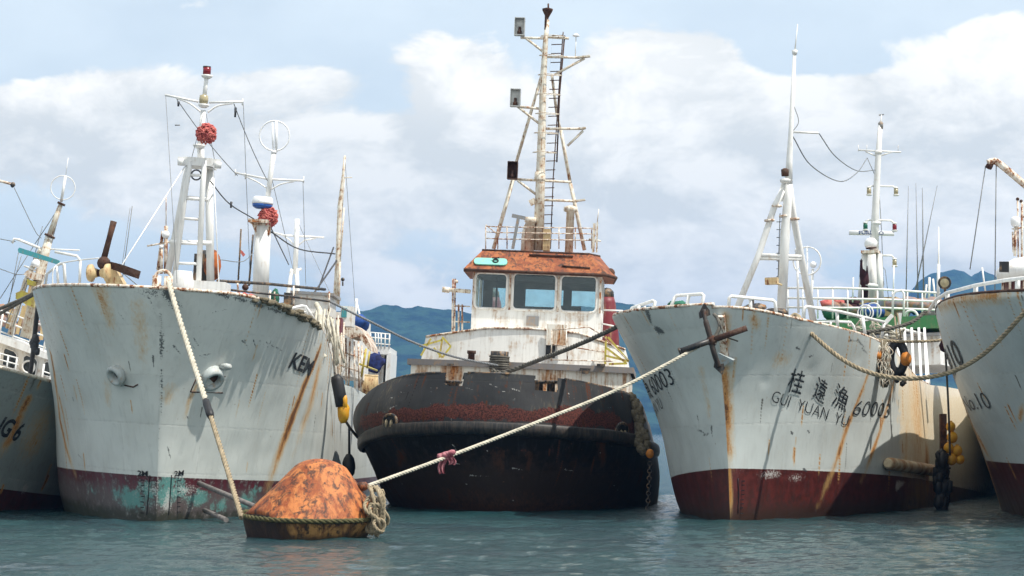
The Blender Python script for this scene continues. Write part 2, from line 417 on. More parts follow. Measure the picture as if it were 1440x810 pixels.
steel('hull_grey_blue_plain', (.40, .46, .48), .3, .3, .5, 1.5)
steel('cloth_dark_paint', (.10, .022, .022), .3, .3, .5, 1.0)
simple('alu_dull', (.20, .18, .17), .8, 0, 20, .4, .4)
def buoymat(name, light, mid, dark, k=.5, wet=.8, left_shade=False):
    m, t, out = newmat(name); v = t.node('ShaderNodeTexCoord').outputs['Object']
    vs = t.node('ShaderNodeMapping', {'Vector': v, 'Scale': (2.2, 2.2, .9), 'Rotation': (0, .5, 0)}).outputs[0]
    n1 = t.noise(vs, 1.3, 9, .68, .9); n2 = t.noise(vs, 5.0, 9, .72, .6); n3 = t.noise(v, 38, 5, .6)
    c = t.mix(t.ss(n1, .42, .58), mid, light); c = t.mix(t.m('MULTIPLY', t.ss(t.m('ADD', t.m('MULTIPLY', t.noise(vs, 2.1, 8, .7, .8), .6), t.m('MULTIPLY', n2, .4)), .485, .575), .92), c, dark)
    c = t.mix(t.m('MULTIPLY', t.ss(n2, .60, .70), k), c, (.58, .34, .17)); c = t.mix(t.m('MULTIPLY', t.ss(n3, .55, .7), .35), c, (.05, .025, .015))
    z = t.node('ShaderNodeSeparateXYZ', {0: v}).outputs[2]; c = t.mix(t.m('MULTIPLY', t.ss(t.m('ADD', z, t.m('MULTIPLY', t.m('SUBTRACT', n2, .5), .3)), .18, .0), wet), c, (.045, .035, .02))
    if left_shade: xx = t.node('ShaderNodeSeparateXYZ', {0: v}).outputs[0]; c = t.mix(t.m('MULTIPLY', t.ss(t.m('ADD', xx, t.m('MULTIPLY', t.m('SUBTRACT', n2, .5), .5)), -.2, -.42), .9), c, (.028, .014, .010))  # darkens the left side: facet shade put into the colour, ragged edge
    finish(t, out, c, .62, 0, t.m('ADD', t.m('MULTIPLY', n2, .7), t.m('MULTIPLY', n3, .3)), .8, .03, .4); return m
buoymat('buoy_rust', (.50, .17, .045), (.27, .065, .016), (.050, .018, .010), .45)
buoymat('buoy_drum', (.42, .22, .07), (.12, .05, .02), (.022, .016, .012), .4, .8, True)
def inkmat(name, ink, back):
    m, t, out = newmat(name); v = t.node('ShaderNodeTexCoord').outputs['Object']
    n = t.m('ADD', t.m('MULTIPLY', t.noise(v, 26, 5, .7), .6), t.m('MULTIPLY', t.noise(v, 5, 4, .6), .4))
    finish(t, out, t.mix(t.ss(n, .50, .60), ink, back), .6, 0, n, .2, .003, .3)
inkmat('ink_worn', (.014, .016, .020), (.13, .15, .155))
buoymat('rust_roof', (.36, .115, .035), (.22, .055, .018), (.040, .018, .012), .30, 0)
steel('hull_pale_plain', (.46, .50, .49), .22, .3, .5, 2.0)
# ================================================================== SETTING: water, hills, haze
def grid_object(name, X, Y, Z, mat, smooth=True, **kw):
    ny, nx = X.shape; V = np.stack([X, Y, Z], -1).reshape(-1, 3)
    i = np.arange(ny * nx).reshape(ny, nx); F = np.stack([i[:-1, :-1], i[:-1, 1:], i[1:, 1:], i[1:, :-1]], -1).reshape(-1, 4)
    me = bpy.data.meshes.new(name); me.vertices.add(len(V)); me.vertices.foreach_set('co', V.astype(np.float32).ravel())
    me.loops.add(F.size); me.loops.foreach_set('vertex_index', F.astype(np.int32).ravel())
    me.polygons.add(len(F)); me.polygons.foreach_set('loop_start', np.arange(0, F.size, 4, dtype=np.int32))
    try: me.polygons.foreach_set('loop_total', np.full(len(F), 4, dtype=np.int32))
    except Exception: pass
    me.update(calc_edges=True); me.validate(); me.polygons.foreach_set('use_smooth', np.full(len(F), smooth))
    me.materials.append(MATS[mat]); o = bpy.data.objects.new(name, me); C.objects.link(o)
    return props(o, **kw)
m, t, out = newmat('sea')
v = t.node('ShaderNodeTexCoord').outputs['Object']
va = t.node('ShaderNodeMapping', {'Vector': v, 'Scale': (1.0, 1.6, 1)}).outputs[0]
hgt = t.m('ADD', t.noise(va, 4.5, 6, .68), t.m('MULTIPLY', t.noise(va, 15, 4, .65), .5))
c = t.mix(t.ss(t.noise(v, .25, 3), .4, .65), (.016, .055, .060), (.010, .036, .044))
finish(t, out, c, .035, 0, hgt, 1.0, .06, .5, IOR=1.33)
ys = np.concatenate([np.linspace(8, 30, 60), np.linspace(30.2, 95, 620), np.geomspace(95.3, 5300, 90)])
xs = np.concatenate([-np.geomspace(26.3, 5300, 50)[::-1], np.linspace(-26, 26, 640), np.geomspace(26.3, 5300, 50)])
X, Y = np.meshgrid(xs, ys)
def waves(X, Y):
    z = 0; rng = np.random.RandomState(4)
    for k in range(26):
        lam = .35 * 1.16 ** k * .9 if k < 16 else 1.2 + .25 * (k - 16); a = rng.normal(.9, .9); amp = .0042 * lam ** .40
        kx, ky = math.cos(a) * 6.283 / lam, math.sin(a) * 6.283 / lam
        ph = kx * X + ky * Y + rng.rand() * 6.28 + 1.2 * np.sin(X * .31 + k) + 1.2 * np.sin(Y * .27 + 2 * k)
        z = z + amp * np.sin(ph)
    return z
patch = .55 + .9 * fbm(np.stack([X * .12, Y * .18, 0 * X], -1), 3, 5)
fade = sst(X, -60, -24) * (1 - sst(X, 24, 60)) * (1 - sst(Y, 92, 160))
grid_object('water', X, Y, waves(X, Y) * patch * fade, 'sea', kind='structure')

m, t, out = newmat('forest_hill')
v = t.node('ShaderNodeTexCoord').outputs['Object']
n = t.noise(v, .022, 9, .70); n2 = t.noise(v, .004, 4, .5)
c = t.mix(t.ss(n, .38, .62), (.004, .016, .014), (.030, .070, .040)); c = t.mix(t.m('MULTIPLY', t.ss(n2, .5, .7), .5), c, (.045, .07, .05))
finish(t, out, c, .95, 0, t.noise(v, .03, 6, .65), .9, 12, .1)
def ridge(name, prof, D, depth, seed):
    """a wooded ridge as terrain; prof is its skyline, D its distance"""
    px = np.array([p[0] for p in prof], float); pz = np.array([(HOR - p[1]) / FPX * D for p in prof])
    wx = (px - 720) / FPX * D
    X, Y = np.meshgrid(np.linspace(wx[0], wx[-1], 420), np.linspace(D - depth, D + depth, 130))
    sky_ = np.interp(X, wx, pz); s = np.clip(1 - np.abs(Y - D) / depth, 0, 1)
    P = np.stack([X / (depth * .35), Y / (depth * .35), 0 * X], -1)
    rid = 1 - np.abs(fbm(P, 5, seed) * 2 - 1)
    Z = sky_ * (s ** .8) * (1 - .38 * (1 - s) * 1.6 * rid) + (fbm(P * 9, 3, seed + 3) - .5) * D * .0035 * (s > 0)
    Z = Z - (s < .02) * 30
    grid_object(name, X, Y, Z, 'forest_hill', kind='structure')
ridge('hills', [(-400, 450), (-300, 440), (-200, 440), (0, 450), (200, 446), (420, 440), (480, 436), (505, 433), (540, 427), (570, 430), (602, 428), (640, 433), (700, 441), (800, 430),
                (865, 421), (900, 427), (935, 431), (965, 436), (1000, 445), (1080, 462), (1200, 480), (1400, 500)], 3600, 800, 3)
ridge('hills', [(1090, 500), (1150, 480), (1220, 452), (1262, 425), (1290, 398), (1312, 382), (1330, 376), (1352, 377), (1367, 386), (1380, 377), (1395, 384), (1412, 397),
                (1440, 408), (1500, 420), (1600, 432), (1800, 445), (2100, 500)], 4300, 900, 8)
# the air between here and the far hills
m, t, out = newmat('haze')
pvn = t.node('ShaderNodeVolumePrincipled', {'Color': (.16, .38, .77), 'Density': 1.8e-4, 'Anisotropy': .25})
t.l.new(pvn.outputs[0], out.inputs['Volume'])
b = MB(); b.box(-5400, 5400, -60, 5400, -32, 330); b.build('haze', 'haze', kind='stuff')
# ================================================================== HULLS
class Hull:
    """lines plan of a ship: half breadth by height and distance aft of the stem; the outer skin keeps its own
    surface grid so that paint, wear, lettering and fittings can be laid on it"""
    def __init__(s, fr, L, top, stem, le, pe, qe, bl, br, zb=-.9, ncol=300, nrow=170, dent=.012, seed=1, stern=.12, colpow=2.0):
        s.fr = fr; s.L = L; s._f = {}
        def z_(tab, z):          # smooth curve through the table, no kinks
            x = np.array([a for a, b in tab], float); y = np.array([b for a, b in tab], float)
            if len(x) < 3: return np.interp(z, x, y)
            g = np.gradient(y, x); z = np.clip(z, x[0], x[-1]); k = np.clip(np.searchsorted(x, z) - 1, 0, len(x) - 2)
            h = x[k + 1] - x[k]; t = (z - x[k]) / h
            return (2*t**3-3*t**2+1)*y[k] + (t**3-2*t**2+t)*h*g[k] + (-2*t**3+3*t**2)*y[k+1] + (t**3-t**2)*h*g[k+1]
        s.z_ = z_; s.stem, s.le, s.pe, s.qe, s.bl, s.br = stem, le, pe, qe, bl, br; s.tops = top if isinstance(top, dict) else {-1: top, 1: top}; s.stern = stern
        uu = np.linspace(0, 1, ncol) ** colpow * L
        vv = np.linspace(0, 1, nrow)
        s.ncol, s.nrow = ncol, nrow; s.uu = uu
        s.G = {}
        for side in (-1, 1):
            U = np.repeat(uu[:, None], nrow, 1); ztop = s.ztop(side, uu)
            Z = zb + (ztop[:, None] - zb) * vv[None, :]
            P = s.point(side, U, Z)
            wob = fbm(P * np.array([.5, .55, .6]) + seed * 11, 3, seed) - .5
            rib = np.cos(P[..., 1] * 2 * np.pi / .75) * .42 + np.cos(P[..., 2] * 2 * np.pi / 1.3) * .22
            gate = np.clip(U / 1.0, 0, 1) * np.clip((L - U) / 2, 0, 1)
            P[..., 0] += side * dent * (wob * 3.2 + rib * fbm(P * .3 + 5, 2, seed + 9)) * gate
            s.G[side] = P
    def ztop(s, side, u): return s.z_(s.tops[side], u)
    def point(s, side, U, Z):
        z_ = s.z_; ys = z_(s.stem, Z); le = z_(s.le, Z); p = z_(s.pe, Z); q = z_(s.qe, Z)
        B = z_(s.bl if side < 0 else s.br, Z)
        t = np.clip(U / le, 0, 1); sh = np.maximum(1 - (1 - t) ** p, 0) ** (1 / q)
        e = np.clip((U - s.L * (1 - s.stern)) / (s.L * s.stern), 0, 1); sh = sh * (1 - .25 * e ** 2)
        Y = ys + U * (s.L - ys) / s.L
        return np.stack([side * B * sh, Y + 0 * sh, Z + 0 * sh], -1)
    def world(s, P): return P @ s.fr.Mn[:3, :3].T + s.fr.Mn[:3, 3]
    def pix(s, side):
        P = s.world(s.G[side].reshape(-1, 3)); return project(P).reshape(s.ncol, s.nrow, 2)
    def facing(s, side):
        if side not in s._f:
            W_ = s.world(s.G[side].reshape(-1, 3)).reshape(s.ncol, s.nrow, 3); a = np.gradient(W_, axis=0); b = np.gradient(W_, axis=1)
            n = np.cross(a, b) * side; n *= np.sign((n @ s.fr.Mn[:3, 0])[..., None] * side + 1e-9)
            s._f[side] = ((W_ - np.array([0, 0, CAMZ])) * n).sum(-1) < 0
        return s._f[side]
    def locate(s, px, py, side=None):
        """(side, column, row) of the outer skin nearest the line of sight through a photo pixel; columns as floats"""
        best = None
        for sd in ((-1, 1) if side is None else (side,)):
            q = s.pix(sd); dd = (q[..., 0] - px) ** 2 + (q[..., 1] - py) ** 2
            W_ = s.world(s.G[sd].reshape(-1, 3)).reshape(s.ncol, s.nrow, 3)
            dd = dd + W_[..., 1] * .02 + (~s.facing(sd)) * 400.0
            k = np.unravel_index(np.argmin(dd), dd.shape)
            if best is None or dd[k] < best[0]: best = (dd[k], sd, k[0], k[1])
        return best[1:]
    def pt(s, side, i, j):
        i = float(np.clip(i, 0, s.ncol - 1.001)); j = float(np.clip(j, 0, s.nrow - 1.001)); a, b = int(i), int(j); f, g = i - a, j - b; G = s.G[side]
        return G[a, b] * (1 - f) * (1 - g) + G[a + 1, b] * f * (1 - g) + G[a, b + 1] * (1 - f) * g + G[a + 1, b + 1] * f * g
    def normal(s, side, i, j):
        a = s.pt(side, i + 1.5, j) - s.pt(side, i - 1.5, j); b = s.pt(side, i, j + 1.5) - s.pt(side, i, j - 1.5)
        n = np.cross(a, b) * (side); n = Vector(n); n.normalize(); return n if n.x * side >= 0 else -n
    def line(s, pts, side=None, n=60):
        """3D points along the skin through photo pixels"""
        out = []; L = [s.locate(*p, side=side) for p in pts]
        sd = L[0][0]; L = [x if x[0] == sd else s.locate(*p, side=sd) for x, p in zip(L, pts)]
        for a, b in zip(L, L[1:]):
            for k in range(n + 1):
                t = k / n; out.append(s.pt(sd, a[1] + (b[1] - a[1]) * t, a[2] + (b[2] - a[2]) * t))
        return sd, np.array(out)
    def stroke(s, M, pts, r0, r1, amt=1.0, side=None, soft=1.0, k=1.0):
        r0, r1 = r0 * k, r1 * k
        sd, L = s.line(pts, side); s.stroke3(M, sd, L[::3], r0, r1, amt, soft)
    def stroke3(s, M, sd, L, r0, r1, amt=1.0, soft=1.0):
        G = s.G[sd].reshape(-1, 3); out = np.zeros(len(G))
        rr = np.linspace(r0, r1, len(L)); lo = L.min(0) - max(r0, r1); hi = L.max(0) + max(r0, r1)
        idx = np.where(((G >= lo) & (G <= hi)).all(1))[0]
        aa = 1 - .75 * sst(np.linspace(0, 1, len(L)), .6, 1.0); aa = aa * (.72 + .56 * vnoise(L * 2.6, 3))
        for c0 in range(0, len(idx), 6000):
            k = idx[c0:c0 + 6000]; d = np.linalg.norm(G[k][:, None] - L[None], axis=2) / rr[None]
            out[k] = (np.clip(1 - d, 0, 1) ** soft * aa[None]).max(1) * amt
        M[sd] = np.maximum(M[sd], out.reshape(s.ncol, s.nrow))
    def blot(s, M, px, py, rx, rz, amt=1.0, side=None):
        sd, i, j = s.locate(px, py, side); c = s.pt(sd, i, j); G = s.G[sd]
        d = np.sqrt(((G[..., 0] - c[0]) ** 2 + (G[..., 1] - c[1]) ** 2) / rx ** 2 + (G[..., 2] - c[2]) ** 2 / rz ** 2)
        M[sd] = np.maximum(M[sd], np.clip(1 - d, 0, 1) * amt)
    def drips(s, A, sd, n, seed, u1=13.0, lo=.25, hi=1.6):
        """fine runs of rust and dirt from the rail, the seams and chance chips"""
        rng = random.Random(seed); i1 = int(np.searchsorted(s.uu, u1))
        for k in range(n):
            i = int(np.interp(rng.uniform(.2, u1), s.uu, np.arange(s.ncol))); top = rng.random() < .5; j0 = s.nrow - 2 if top else rng.randint(int(s.nrow * .35), s.nrow - 12)
            L_ = rng.uniform(lo, hi) * (1 if top else .7); z0 = s.G[sd][i, j0, 2]; j1 = int(np.interp(z0 - L_, s.G[sd][i, :, 2], np.arange(s.nrow)))
            if j1 >= j0 - 2: continue
            P = s.G[sd][i, np.linspace(j0, j1, 14).astype(int)]; r = rng.uniform(.035, .085)
            s.stroke3(A['rust' if rng.random() < .7 else 'grime'], sd, P, r, r * .6, rng.uniform(.35, .95))
        G = s.G[sd]; ar = np.concatenate([[0], np.cumsum(np.linalg.norm(np.diff(G[:, s.nrow // 2], axis=0), axis=1))])[:, None]; Z = G[..., 2]
        zi = np.floor(Z / 1.35); off = (zi % 2) * 1.1; ci = np.floor((ar + off) / 2.6); h = np.sin(ci * 12.9898 + zi * 78.233 + seed) * 43758.5453; A['plate'][sd] = (h - np.floor(h)) * 2 - 1
        ez = np.abs(Z / 1.35 - np.round(Z / 1.35)) * 1.35; ea = np.abs((ar + off) / 2.6 - np.round((ar + off) / 2.6)) * 2.6
        A['seam'][sd] = np.clip(1 - np.minimum(ez, ea) / .035, 0, 1)
        for k in range(26):
            i, j = rng.randint(8, s.ncol // 2), rng.randint(10, s.nrow - 14); c_ = G[i, j]; d = np.linalg.norm(G - c_, axis=2); G[..., 0] -= sd * .022 * rng.uniform(.3, 1) * np.exp(-(d / rng.uniform(.16, .5)) ** 2)
    def masks(s): return {sd: np.zeros((s.ncol, s.nrow)) for sd in (-1, 1)}
    def build(s, root, mat, attrs, inner=.09, deck_drop=1.05, notch=None):
        nc, nr = s.ncol, s.nrow; V = []; F = []; A = {k: [] for k in attrs}
        drop = None
        def quad(base, a, b, flip):
            i = np.arange(a * b).reshape(a, b) + base; q = np.stack([i[:-1, :-1], i[1:, :-1], i[1:, 1:], i[:-1, 1:]], -1).reshape(-1, 4)
            return q[:, ::-1] if flip else q
        base = 0
        for sd in (-1, 1):
            P = s.G[sd]; V.append(P.reshape(-1, 3)); q = quad(base, nc, nr, sd > 0); keep = np.ones(len(q), bool)
            if notch is not None:
                cen = P[:-1, :-1].reshape(-1, 3); pr = s.pix(sd)[:-1, :-1].reshape(-1, 2)
                keep = ~notch(sd, cen, pr)
            F.append(q[keep])
            for k in attrs: A[k].append(attrs[k][sd].reshape(-1))
            base += nc * nr
            # inside of the bulwark
            rows = 6; t = np.linspace(0, 1, rows); inn = np.zeros((nc, rows, 3))
            for r_ in range(rows):
                zt = P[:, -1, 2] - t[r_] * deck_drop; Q = s.point(sd, s.uu + .02, zt); Q[:, 0] -= sd * np.minimum(inner, np.abs(Q[:, 0])); inn[:, r_] = Q
            V.append(inn.reshape(-1, 3)); qi = quad(base, nc, rows, sd < 0)
            if notch is not None: qi = qi[~notch(sd, inn[:-1, :-1].reshape(-1, 3), project(s.world(inn[:-1, :-1].reshape(-1, 3))))]
            F.append(qi)
            for k in attrs: A[k].append(np.repeat((attrs[k][sd][:, -1] * 0 + (5 if k == 'boot' else 0))[:, None], rows, 1).reshape(-1))
            base += nc * rows
            if notch is None:      # top edge
                e = np.stack([P[:, -1], inn[:, 0]], 1); V.append(e.reshape(-1, 3)); F.append(quad(base, nc, 2, sd > 0))
                for k in attrs: A[k].append(np.full(nc * 2, 5 if k == 'boot' else 0.0))
                base += nc * 2
        V = np.concatenate(V); F = np.concatenate(F)
        me = bpy.data.meshes.new('hull'); me.vertices.add(len(V)); me.vertices.foreach_set('co', V.astype(np.float32).ravel())
        me.loops.add(F.size); me.loops.foreach_set('vertex_index', F.astype(np.int32).ravel())
        me.polygons.add(len(F)); me.polygons.foreach_set('loop_start', np.arange(0, F.size, 4, dtype=np.int32))
        try: me.polygons.foreach_set('loop_total', np.full(len(F), 4, dtype=np.int32))
        except Exception: pass
        me.update(calc_edges=True)
        me.polygons.foreach_set('use_smooth', np.ones(len(F), bool))
        for k in attrs:
            a = me.attributes.new(k, 'FLOAT', 'POINT'); a.data.foreach_set('value', np.concatenate(A[k]).astype(np.float32))
        me.materials.append(MATS[mat]); o = bpy.data.objects.new('hull', me); C.objects.link(o); o.parent = root
        # deck and transom
        d = MB(); step = 6; Lp = []; Rp = []
        for i in range(0, nc, step):
            for sd, lst in ((-1, Lp), (1, Rp)):
                zt = s.G[sd][i, -1, 2] - deck_drop + .05; q = s.point(sd, np.array([s.uu[i] + .05]), np.array([zt]))[0]; q[0] -= sd * min(inner, abs(q[0])); lst.append(q)
        k = len(Lp); d.add(Lp + Rp, [(i, i + 1, k + i + 1, k + i) for i in range(k - 1)])
        i = nc - 1; a = s.G[-1][i, ::10]; b_ = s.G[1][i, ::10]; k = len(a)
        d.add(list(a) + list(b_), [(j, j + 1, k + j + 1, k + j) for j in range(k - 1)])
        d.build('deck', 'grey_paint', root)
        return o
    def rail_pts(s, side, u0, u1, dz=0.0, inn=0.0, n=60):
        u = np.linspace(u0, u1, n); zt = s.ztop(side, u); P = s.point(side, u, zt)
        P[:, 0] -= side * inn; P[:, 2] += dz; return [Vector(p) for p in P]
    def text(s, txt, px0, px1, h, root, mat, side=None, thick=0.0, shear=0.0, name='lettering', xsq=None, lift=.02, reverse=False):
        """lettering laid on the skin: px0, px1 = where its baseline starts and ends; h = letter height in metres"""
        cu = bpy.data.curves.new('t', 'FONT'); cu.body = txt; cu.size = 1.0; cu.offset = thick; cu.shear = shear; cu.resolution_u = 4
        ob = bpy.data.objects.new('t', cu); C.objects.link(ob); bpy.context.view_layer.update()
        me = bpy.data.meshes.new_from_object(ob.evaluated_get(bpy.context.evaluated_depsgraph_get()))
        bpy.data.objects.remove(ob); bpy.data.curves.remove(cu)
        import bmesh
        bm = bmesh.new(); bm.from_mesh(me)
        bmesh.ops.triangulate(bm, faces=bm.faces[:])
        for _ in range(3):
            es = [e for e in bm.edges if e.calc_length() > .09]
            if es: bmesh.ops.subdivide_edges(bm, edges=es, cuts=1); bmesh.ops.triangulate(bm, faces=bm.faces[:])
        xs = [v_.co.x for v_ in bm.verts]; x0, x1 = min(xs), max(xs)
        a = s.locate(*px0, side=side); sd = a[0]; b = s.locate(*px1, side=sd)
        zrow = lambda i, z: np.interp(z, s.G[sd][int(min(max(round(i), 0), s.ncol - 1)), :, 2], np.arange(s.nrow))
        pa, pb = s.pt(*a), s.pt(*b)
        # arc length along the baseline
        ii = np.linspace(a[1], b[1], 80); jj = np.linspace(a[2], b[2], 80); Pl = np.array([s.pt(sd, i, j) for i, j in zip(ii, jj)])
        arc = np.concatenate([[0], np.cumsum(np.linalg.norm(np.diff(Pl, axis=0), axis=1))]); Lt = arc[-1]
        s.last_len = Lt; cap = .70
        for v_ in bm.verts:
            t_ = (v_.co.x - x0) / (x1 - x0); k = np.interp(t_ * Lt, arc, np.arange(80)); i = np.interp(k, np.arange(80), ii)
            z = np.interp(k, np.arange(80), Pl[:, 2]) + v_.co.y / cap * h * .93
            j = zrow(i, z); q = Vector(s.pt(sd, i, j)); v_.co = q + s.normal(sd, i, j) * lift
        bm.to_mesh(me); bm.free(); me.materials.clear(); me.materials.append(MATS[mat])
        o = bpy.data.objects.new(name, me); C.objects.link(o); o.parent = root; me.name = name; return o
    def on(s, px, py, off=0.0, side=None):
        sd, i, j = s.locate(px, py, side); return Vector(s.pt(sd, i, j)) + s.normal(sd, i, j) * off, s.normal(sd, i, j)

def hull_mat(name, base, boot, teal=None, band=None, band2=None, growth=(.03, .035, .02), base2=None, gloss=.38, dark=False):
    """ship's side: topside paint over antifouling, worn by the masks stored on the skin"""
    m, t, out = newmat(name)
    at = lambda n: t.node('ShaderNodeAttribute', attribute_name=n).outputs['Fac']
    v = t.node('ShaderNodeTexCoord').outputs['Object']
    rust, grime, scuff, pale, bt, tl = (at(k) for k in ('rust', 'grime', 'scuff', 'pale', 'boot', 'teal'))
    nf = t.noise(v, 22, 6, .65); nm = t.noise(v, 4.5, 6, .62); nl = t.noise(v, .8, 4, .5)
    vs = t.node('ShaderNodeMapping', {'Vector': v, 'Scale': (5, 5, .45)}).outputs[0]; ns = t.noise(vs, 1.6, 5, .6)
    vt = t.node('ShaderNodeMapping', {'Vector': v, 'Scale': (16, 16, .7)}).outputs[0]; nt = t.noise(vt, 1.0, 4, .6)
    c = t.mix(t.ss(nl, .35, .65), base, base2 or tuple(x * .88 for x in base))
    c = t.mix(t.m('MULTIPLY', t.ss(ns, .48, .74), .30), c, tuple(x * .62 for x in base))            # grey runs
    c = t.mix(t.m('MULTIPLY', t.ss(nm, .62, .70), .16), c, tuple(x * .5 for x in base))
    yel = t.m('MULTIPLY', t.ss(t.m('ADD', t.m('MULTIPLY', nt, .5), t.m('MULTIPLY', nl, .5)), .55, .68), .20)
    c = t.mix(yel, c, (.46, .36, .20))
    c = t.mix(t.m('ADD', .5, t.m('MULTIPLY', at('plate'), .5)), t.mix(.10, c, (.10, .12, .13) if not dark else (.004, .004, .004)), t.mix(.07, c, (.75, .75, .72) if not dark else (.10, .08, .07)))
    c = t.mix(t.m('MULTIPLY', at('seam'), .30), c, t.mix(t.ss(nm, .4, .6), (.30, .30, .28), (.68, .68, .65)) if not dark else (.045, .043, .04))
    # antifouling
    bb = t.mix(t.ss(nm, .35, .65), boot, tuple(x * .55 for x in boot))
    bb = t.mix(t.m('MULTIPLY', t.ss(ns, .5, .65), .5), bb, tuple(x * .35 + .02 for x in boot))
    bb = t.mix(t.m('MULTIPLY', t.ss(t.m('SUBTRACT', nm, t.m('MULTIPLY', bt, .5)), .70, 1.25), .7), bb, (.045, .028, .022))
    if teal:
        bb = t.mix(t.m('MULTIPLY', t.ss(t.m('SUBTRACT', nm, bt), .55, 1.1), .75), bb, (.13, .12, .115)); tm = t.ss(t.m('ADD', tl, t.m('MULTIPLY', t.m('SUBTRACT', t.m('ADD', t.m('MULTIPLY', nm, .6), t.m('MULTIPLY', nf, .4)), .5), 2.2)), .36, .66); bb = t.mix(t.m('MULTIPLY', tm, .8), bb, teal)
        bb = t.mix(t.m('MULTIPLY', t.ss(t.m('ADD', t.m('MULTIPLY', nm, .5), t.m('MULTIPLY', nf, .5)), .545, .60), .6), bb, (.36, .33, .31))
    edge = t.m('ADD', bt, t.m('MULTIPLY', t.m('SUBTRACT', nf, .5), .035))
    c = t.mix(t.ss(edge, -.008, .008), bb, c)
    c = t.mix(t.m('MULTIPLY', t.ss(t.m('ADD', pale, t.m('MULTIPLY', t.m('SUBTRACT', nf, .5), 1.5)), .35, .6), .75), c, (.58, .57, .54))
    if band: c = t.mix(t.ss(t.m('ADD', tl, t.m('MULTIPLY', t.m('SUBTRACT', nm, .5), 2.2 if dark else .9)), .35, .6), c, t.mix(t.ss(nf, .38, .62), band, band2 or tuple(x * .3 for x in band)))
    # grime and scuffs
    g = t.ss(t.m('ADD', grime, t.m('MULTIPLY', t.m('SUBTRACT', t.m('ADD', t.m('MULTIPLY', nt, .6), t.m('MULTIPLY', nm, .4)), .5), 1.2)), .30, .85)
    c = t.mix(t.m('MULTIPLY', g, t.ss(grime, .02, .15)), c, (.10, .095, .08) if not dark else (.010, .009, .008))
    sc = t.m('MULTIPLY', t.ss(t.m('ADD', scuff, t.m('MULTIPLY', t.m('SUBTRACT', nf, .5), 1.8)), .5, .72), t.ss(scuff, .02, .1)); c = t.mix(t.m('MULTIPLY', sc, .85), c, (.035, .04, .045))
    # growth at the waterline
    z = t.node('ShaderNodeSeparateXYZ', {0: v}).outputs[2]
    gw = t.m('MULTIPLY', t.ss(t.m('ADD', z, t.m('MULTIPLY', t.m('SUBTRACT', nm, .5), .9)), .38, .05), .8); c = t.mix(gw, c, growth)
    # rust
    rr = t.m('ADD', rust, t.m('MULTIPLY', t.m('SUBTRACT', t.m('ADD', t.m('ADD', t.m('MULTIPLY', nt, .45), t.m('MULTIPLY', nf, .25)), t.m('MULTIPLY', nm, .3)), .5), 1.5))
    gate = t.ss(rust, .02, .14)
    c = t.mix(t.m('MULTIPLY', t.m('MULTIPLY', t.ss(rr, .0, .50), gate), .58), c, (.58, .37, .14) if not dark else (.10, .04, .02))
    c = t.mix(t.m('MULTIPLY', t.m('MULTIPLY', t.ss(rr, .32, .72), gate), .85), c, t.mix(t.ss(nf, .35, .65), (.52, .22, .03), (.36, .13, .02)) if not dark else (.09, .03, .015))
    c = t.mix(t.m('MULTIPLY', t.m('MULTIPLY', t.ss(rr, .68, .98), gate), .9), c, t.mix(t.ss(nf, .35, .65), (.16, .06, .018), (.08, .03, .012)))
    spots = t.ss(t.m('ADD', t.m('MULTIPLY', t.noise(v, 9, 3, .5), .6), t.m('MULTIPLY', nf, .4)), .655, .69)
    c = t.mix(t.m('MULTIPLY', spots, .7), c, (.20, .10, .05))
    hh = t.m('ADD', t.m('ADD', t.m('MULTIPLY', nf, .35), t.m('MULTIPLY', nm, .65)), t.m('MULTIPLY', at('seam'), .5))
    rough = t.m('ADD', gloss, t.m('MULTIPLY', t.ss(rr, .2, .6), t.m('MULTIPLY', gate, .4)))
    finish(t, out, c, rough, 0, hh, .35, .012, .18 if dark else .4)
HM = dict(teal=None)
hull_mat('hull_pale', (.67, .695, .655), (.11, .022, .030), teal=(.11, .32, .29))
hull_mat('hull_grey_blue', (.62, .66, .64), (.105, .022, .018), growth=(.04, .02, .012), band=(.78, .71, .58), band2=(.66, .56, .40))
hull_mat('hull_grey_right', (.54, .60, .605), (.10, .022, .018), growth=(.05, .02, .012))
hull_mat('hull_left', (.32, .37, .36), (.10, .022, .018), growth=(.03, .02, .012))
hull_mat('hull_black', (.032, .033, .035), (.005, .0045, .005), growth=(.016, .010, .009), base2=(.052, .053, .055), gloss=.6, dark=True, band=(.14, .042, .032), band2=(.030, .014, .012))

def railing(fr_pts, h, r, root, mat='white_clean', nrails=2, every=6, name='railing'):
    b = MB(); pts = [Vector(p) for p in fr_pts]
    for k in range(nrails):
        b.path([p + Vector((0, 0, h * (1 - k / nrails))) for p in pts], r * (1.15 if k == 0 else .8), 7)
    for i in list(range(0, len(pts), every)) + [len(pts) - 1]: b.tube(pts[i] - Vector((0, 0, .05)), pts[i] + Vector((0, 0, h)), r, n=7)
    return b.build(name, mat, root)
def hoop_rail(a, b_, h, r, root, mat='white_clean', mids=1, name='railing', drop=0.0):
    """one length of guard rail: rounded corners, posts at its ends and between"""
    a = Vector(a); b_ = Vector(b_); d = (b_ - a); L = d.length; d.normalize(); z = Vector((0, 0, 1)); c = min(.12, L * .2)
    m = MB(); m.path([a, a + z * (h - c), a + z * (h - c * .3) + d * c * .3, a + z * h + d * c, b_ + z * (h - drop) - d * c, b_ + z * (h - drop - c * .3) - d * c * .3, b_ + z * (h - drop - c), b_], r, 8)
    for k in range(mids):
        q = a.lerp(b_, (k + 1) / (mids + 1)); m.tube(q, q + z * (h - drop * (k + 1) / (mids + 1)), r, n=8)
    return m.build(name, mat, root)
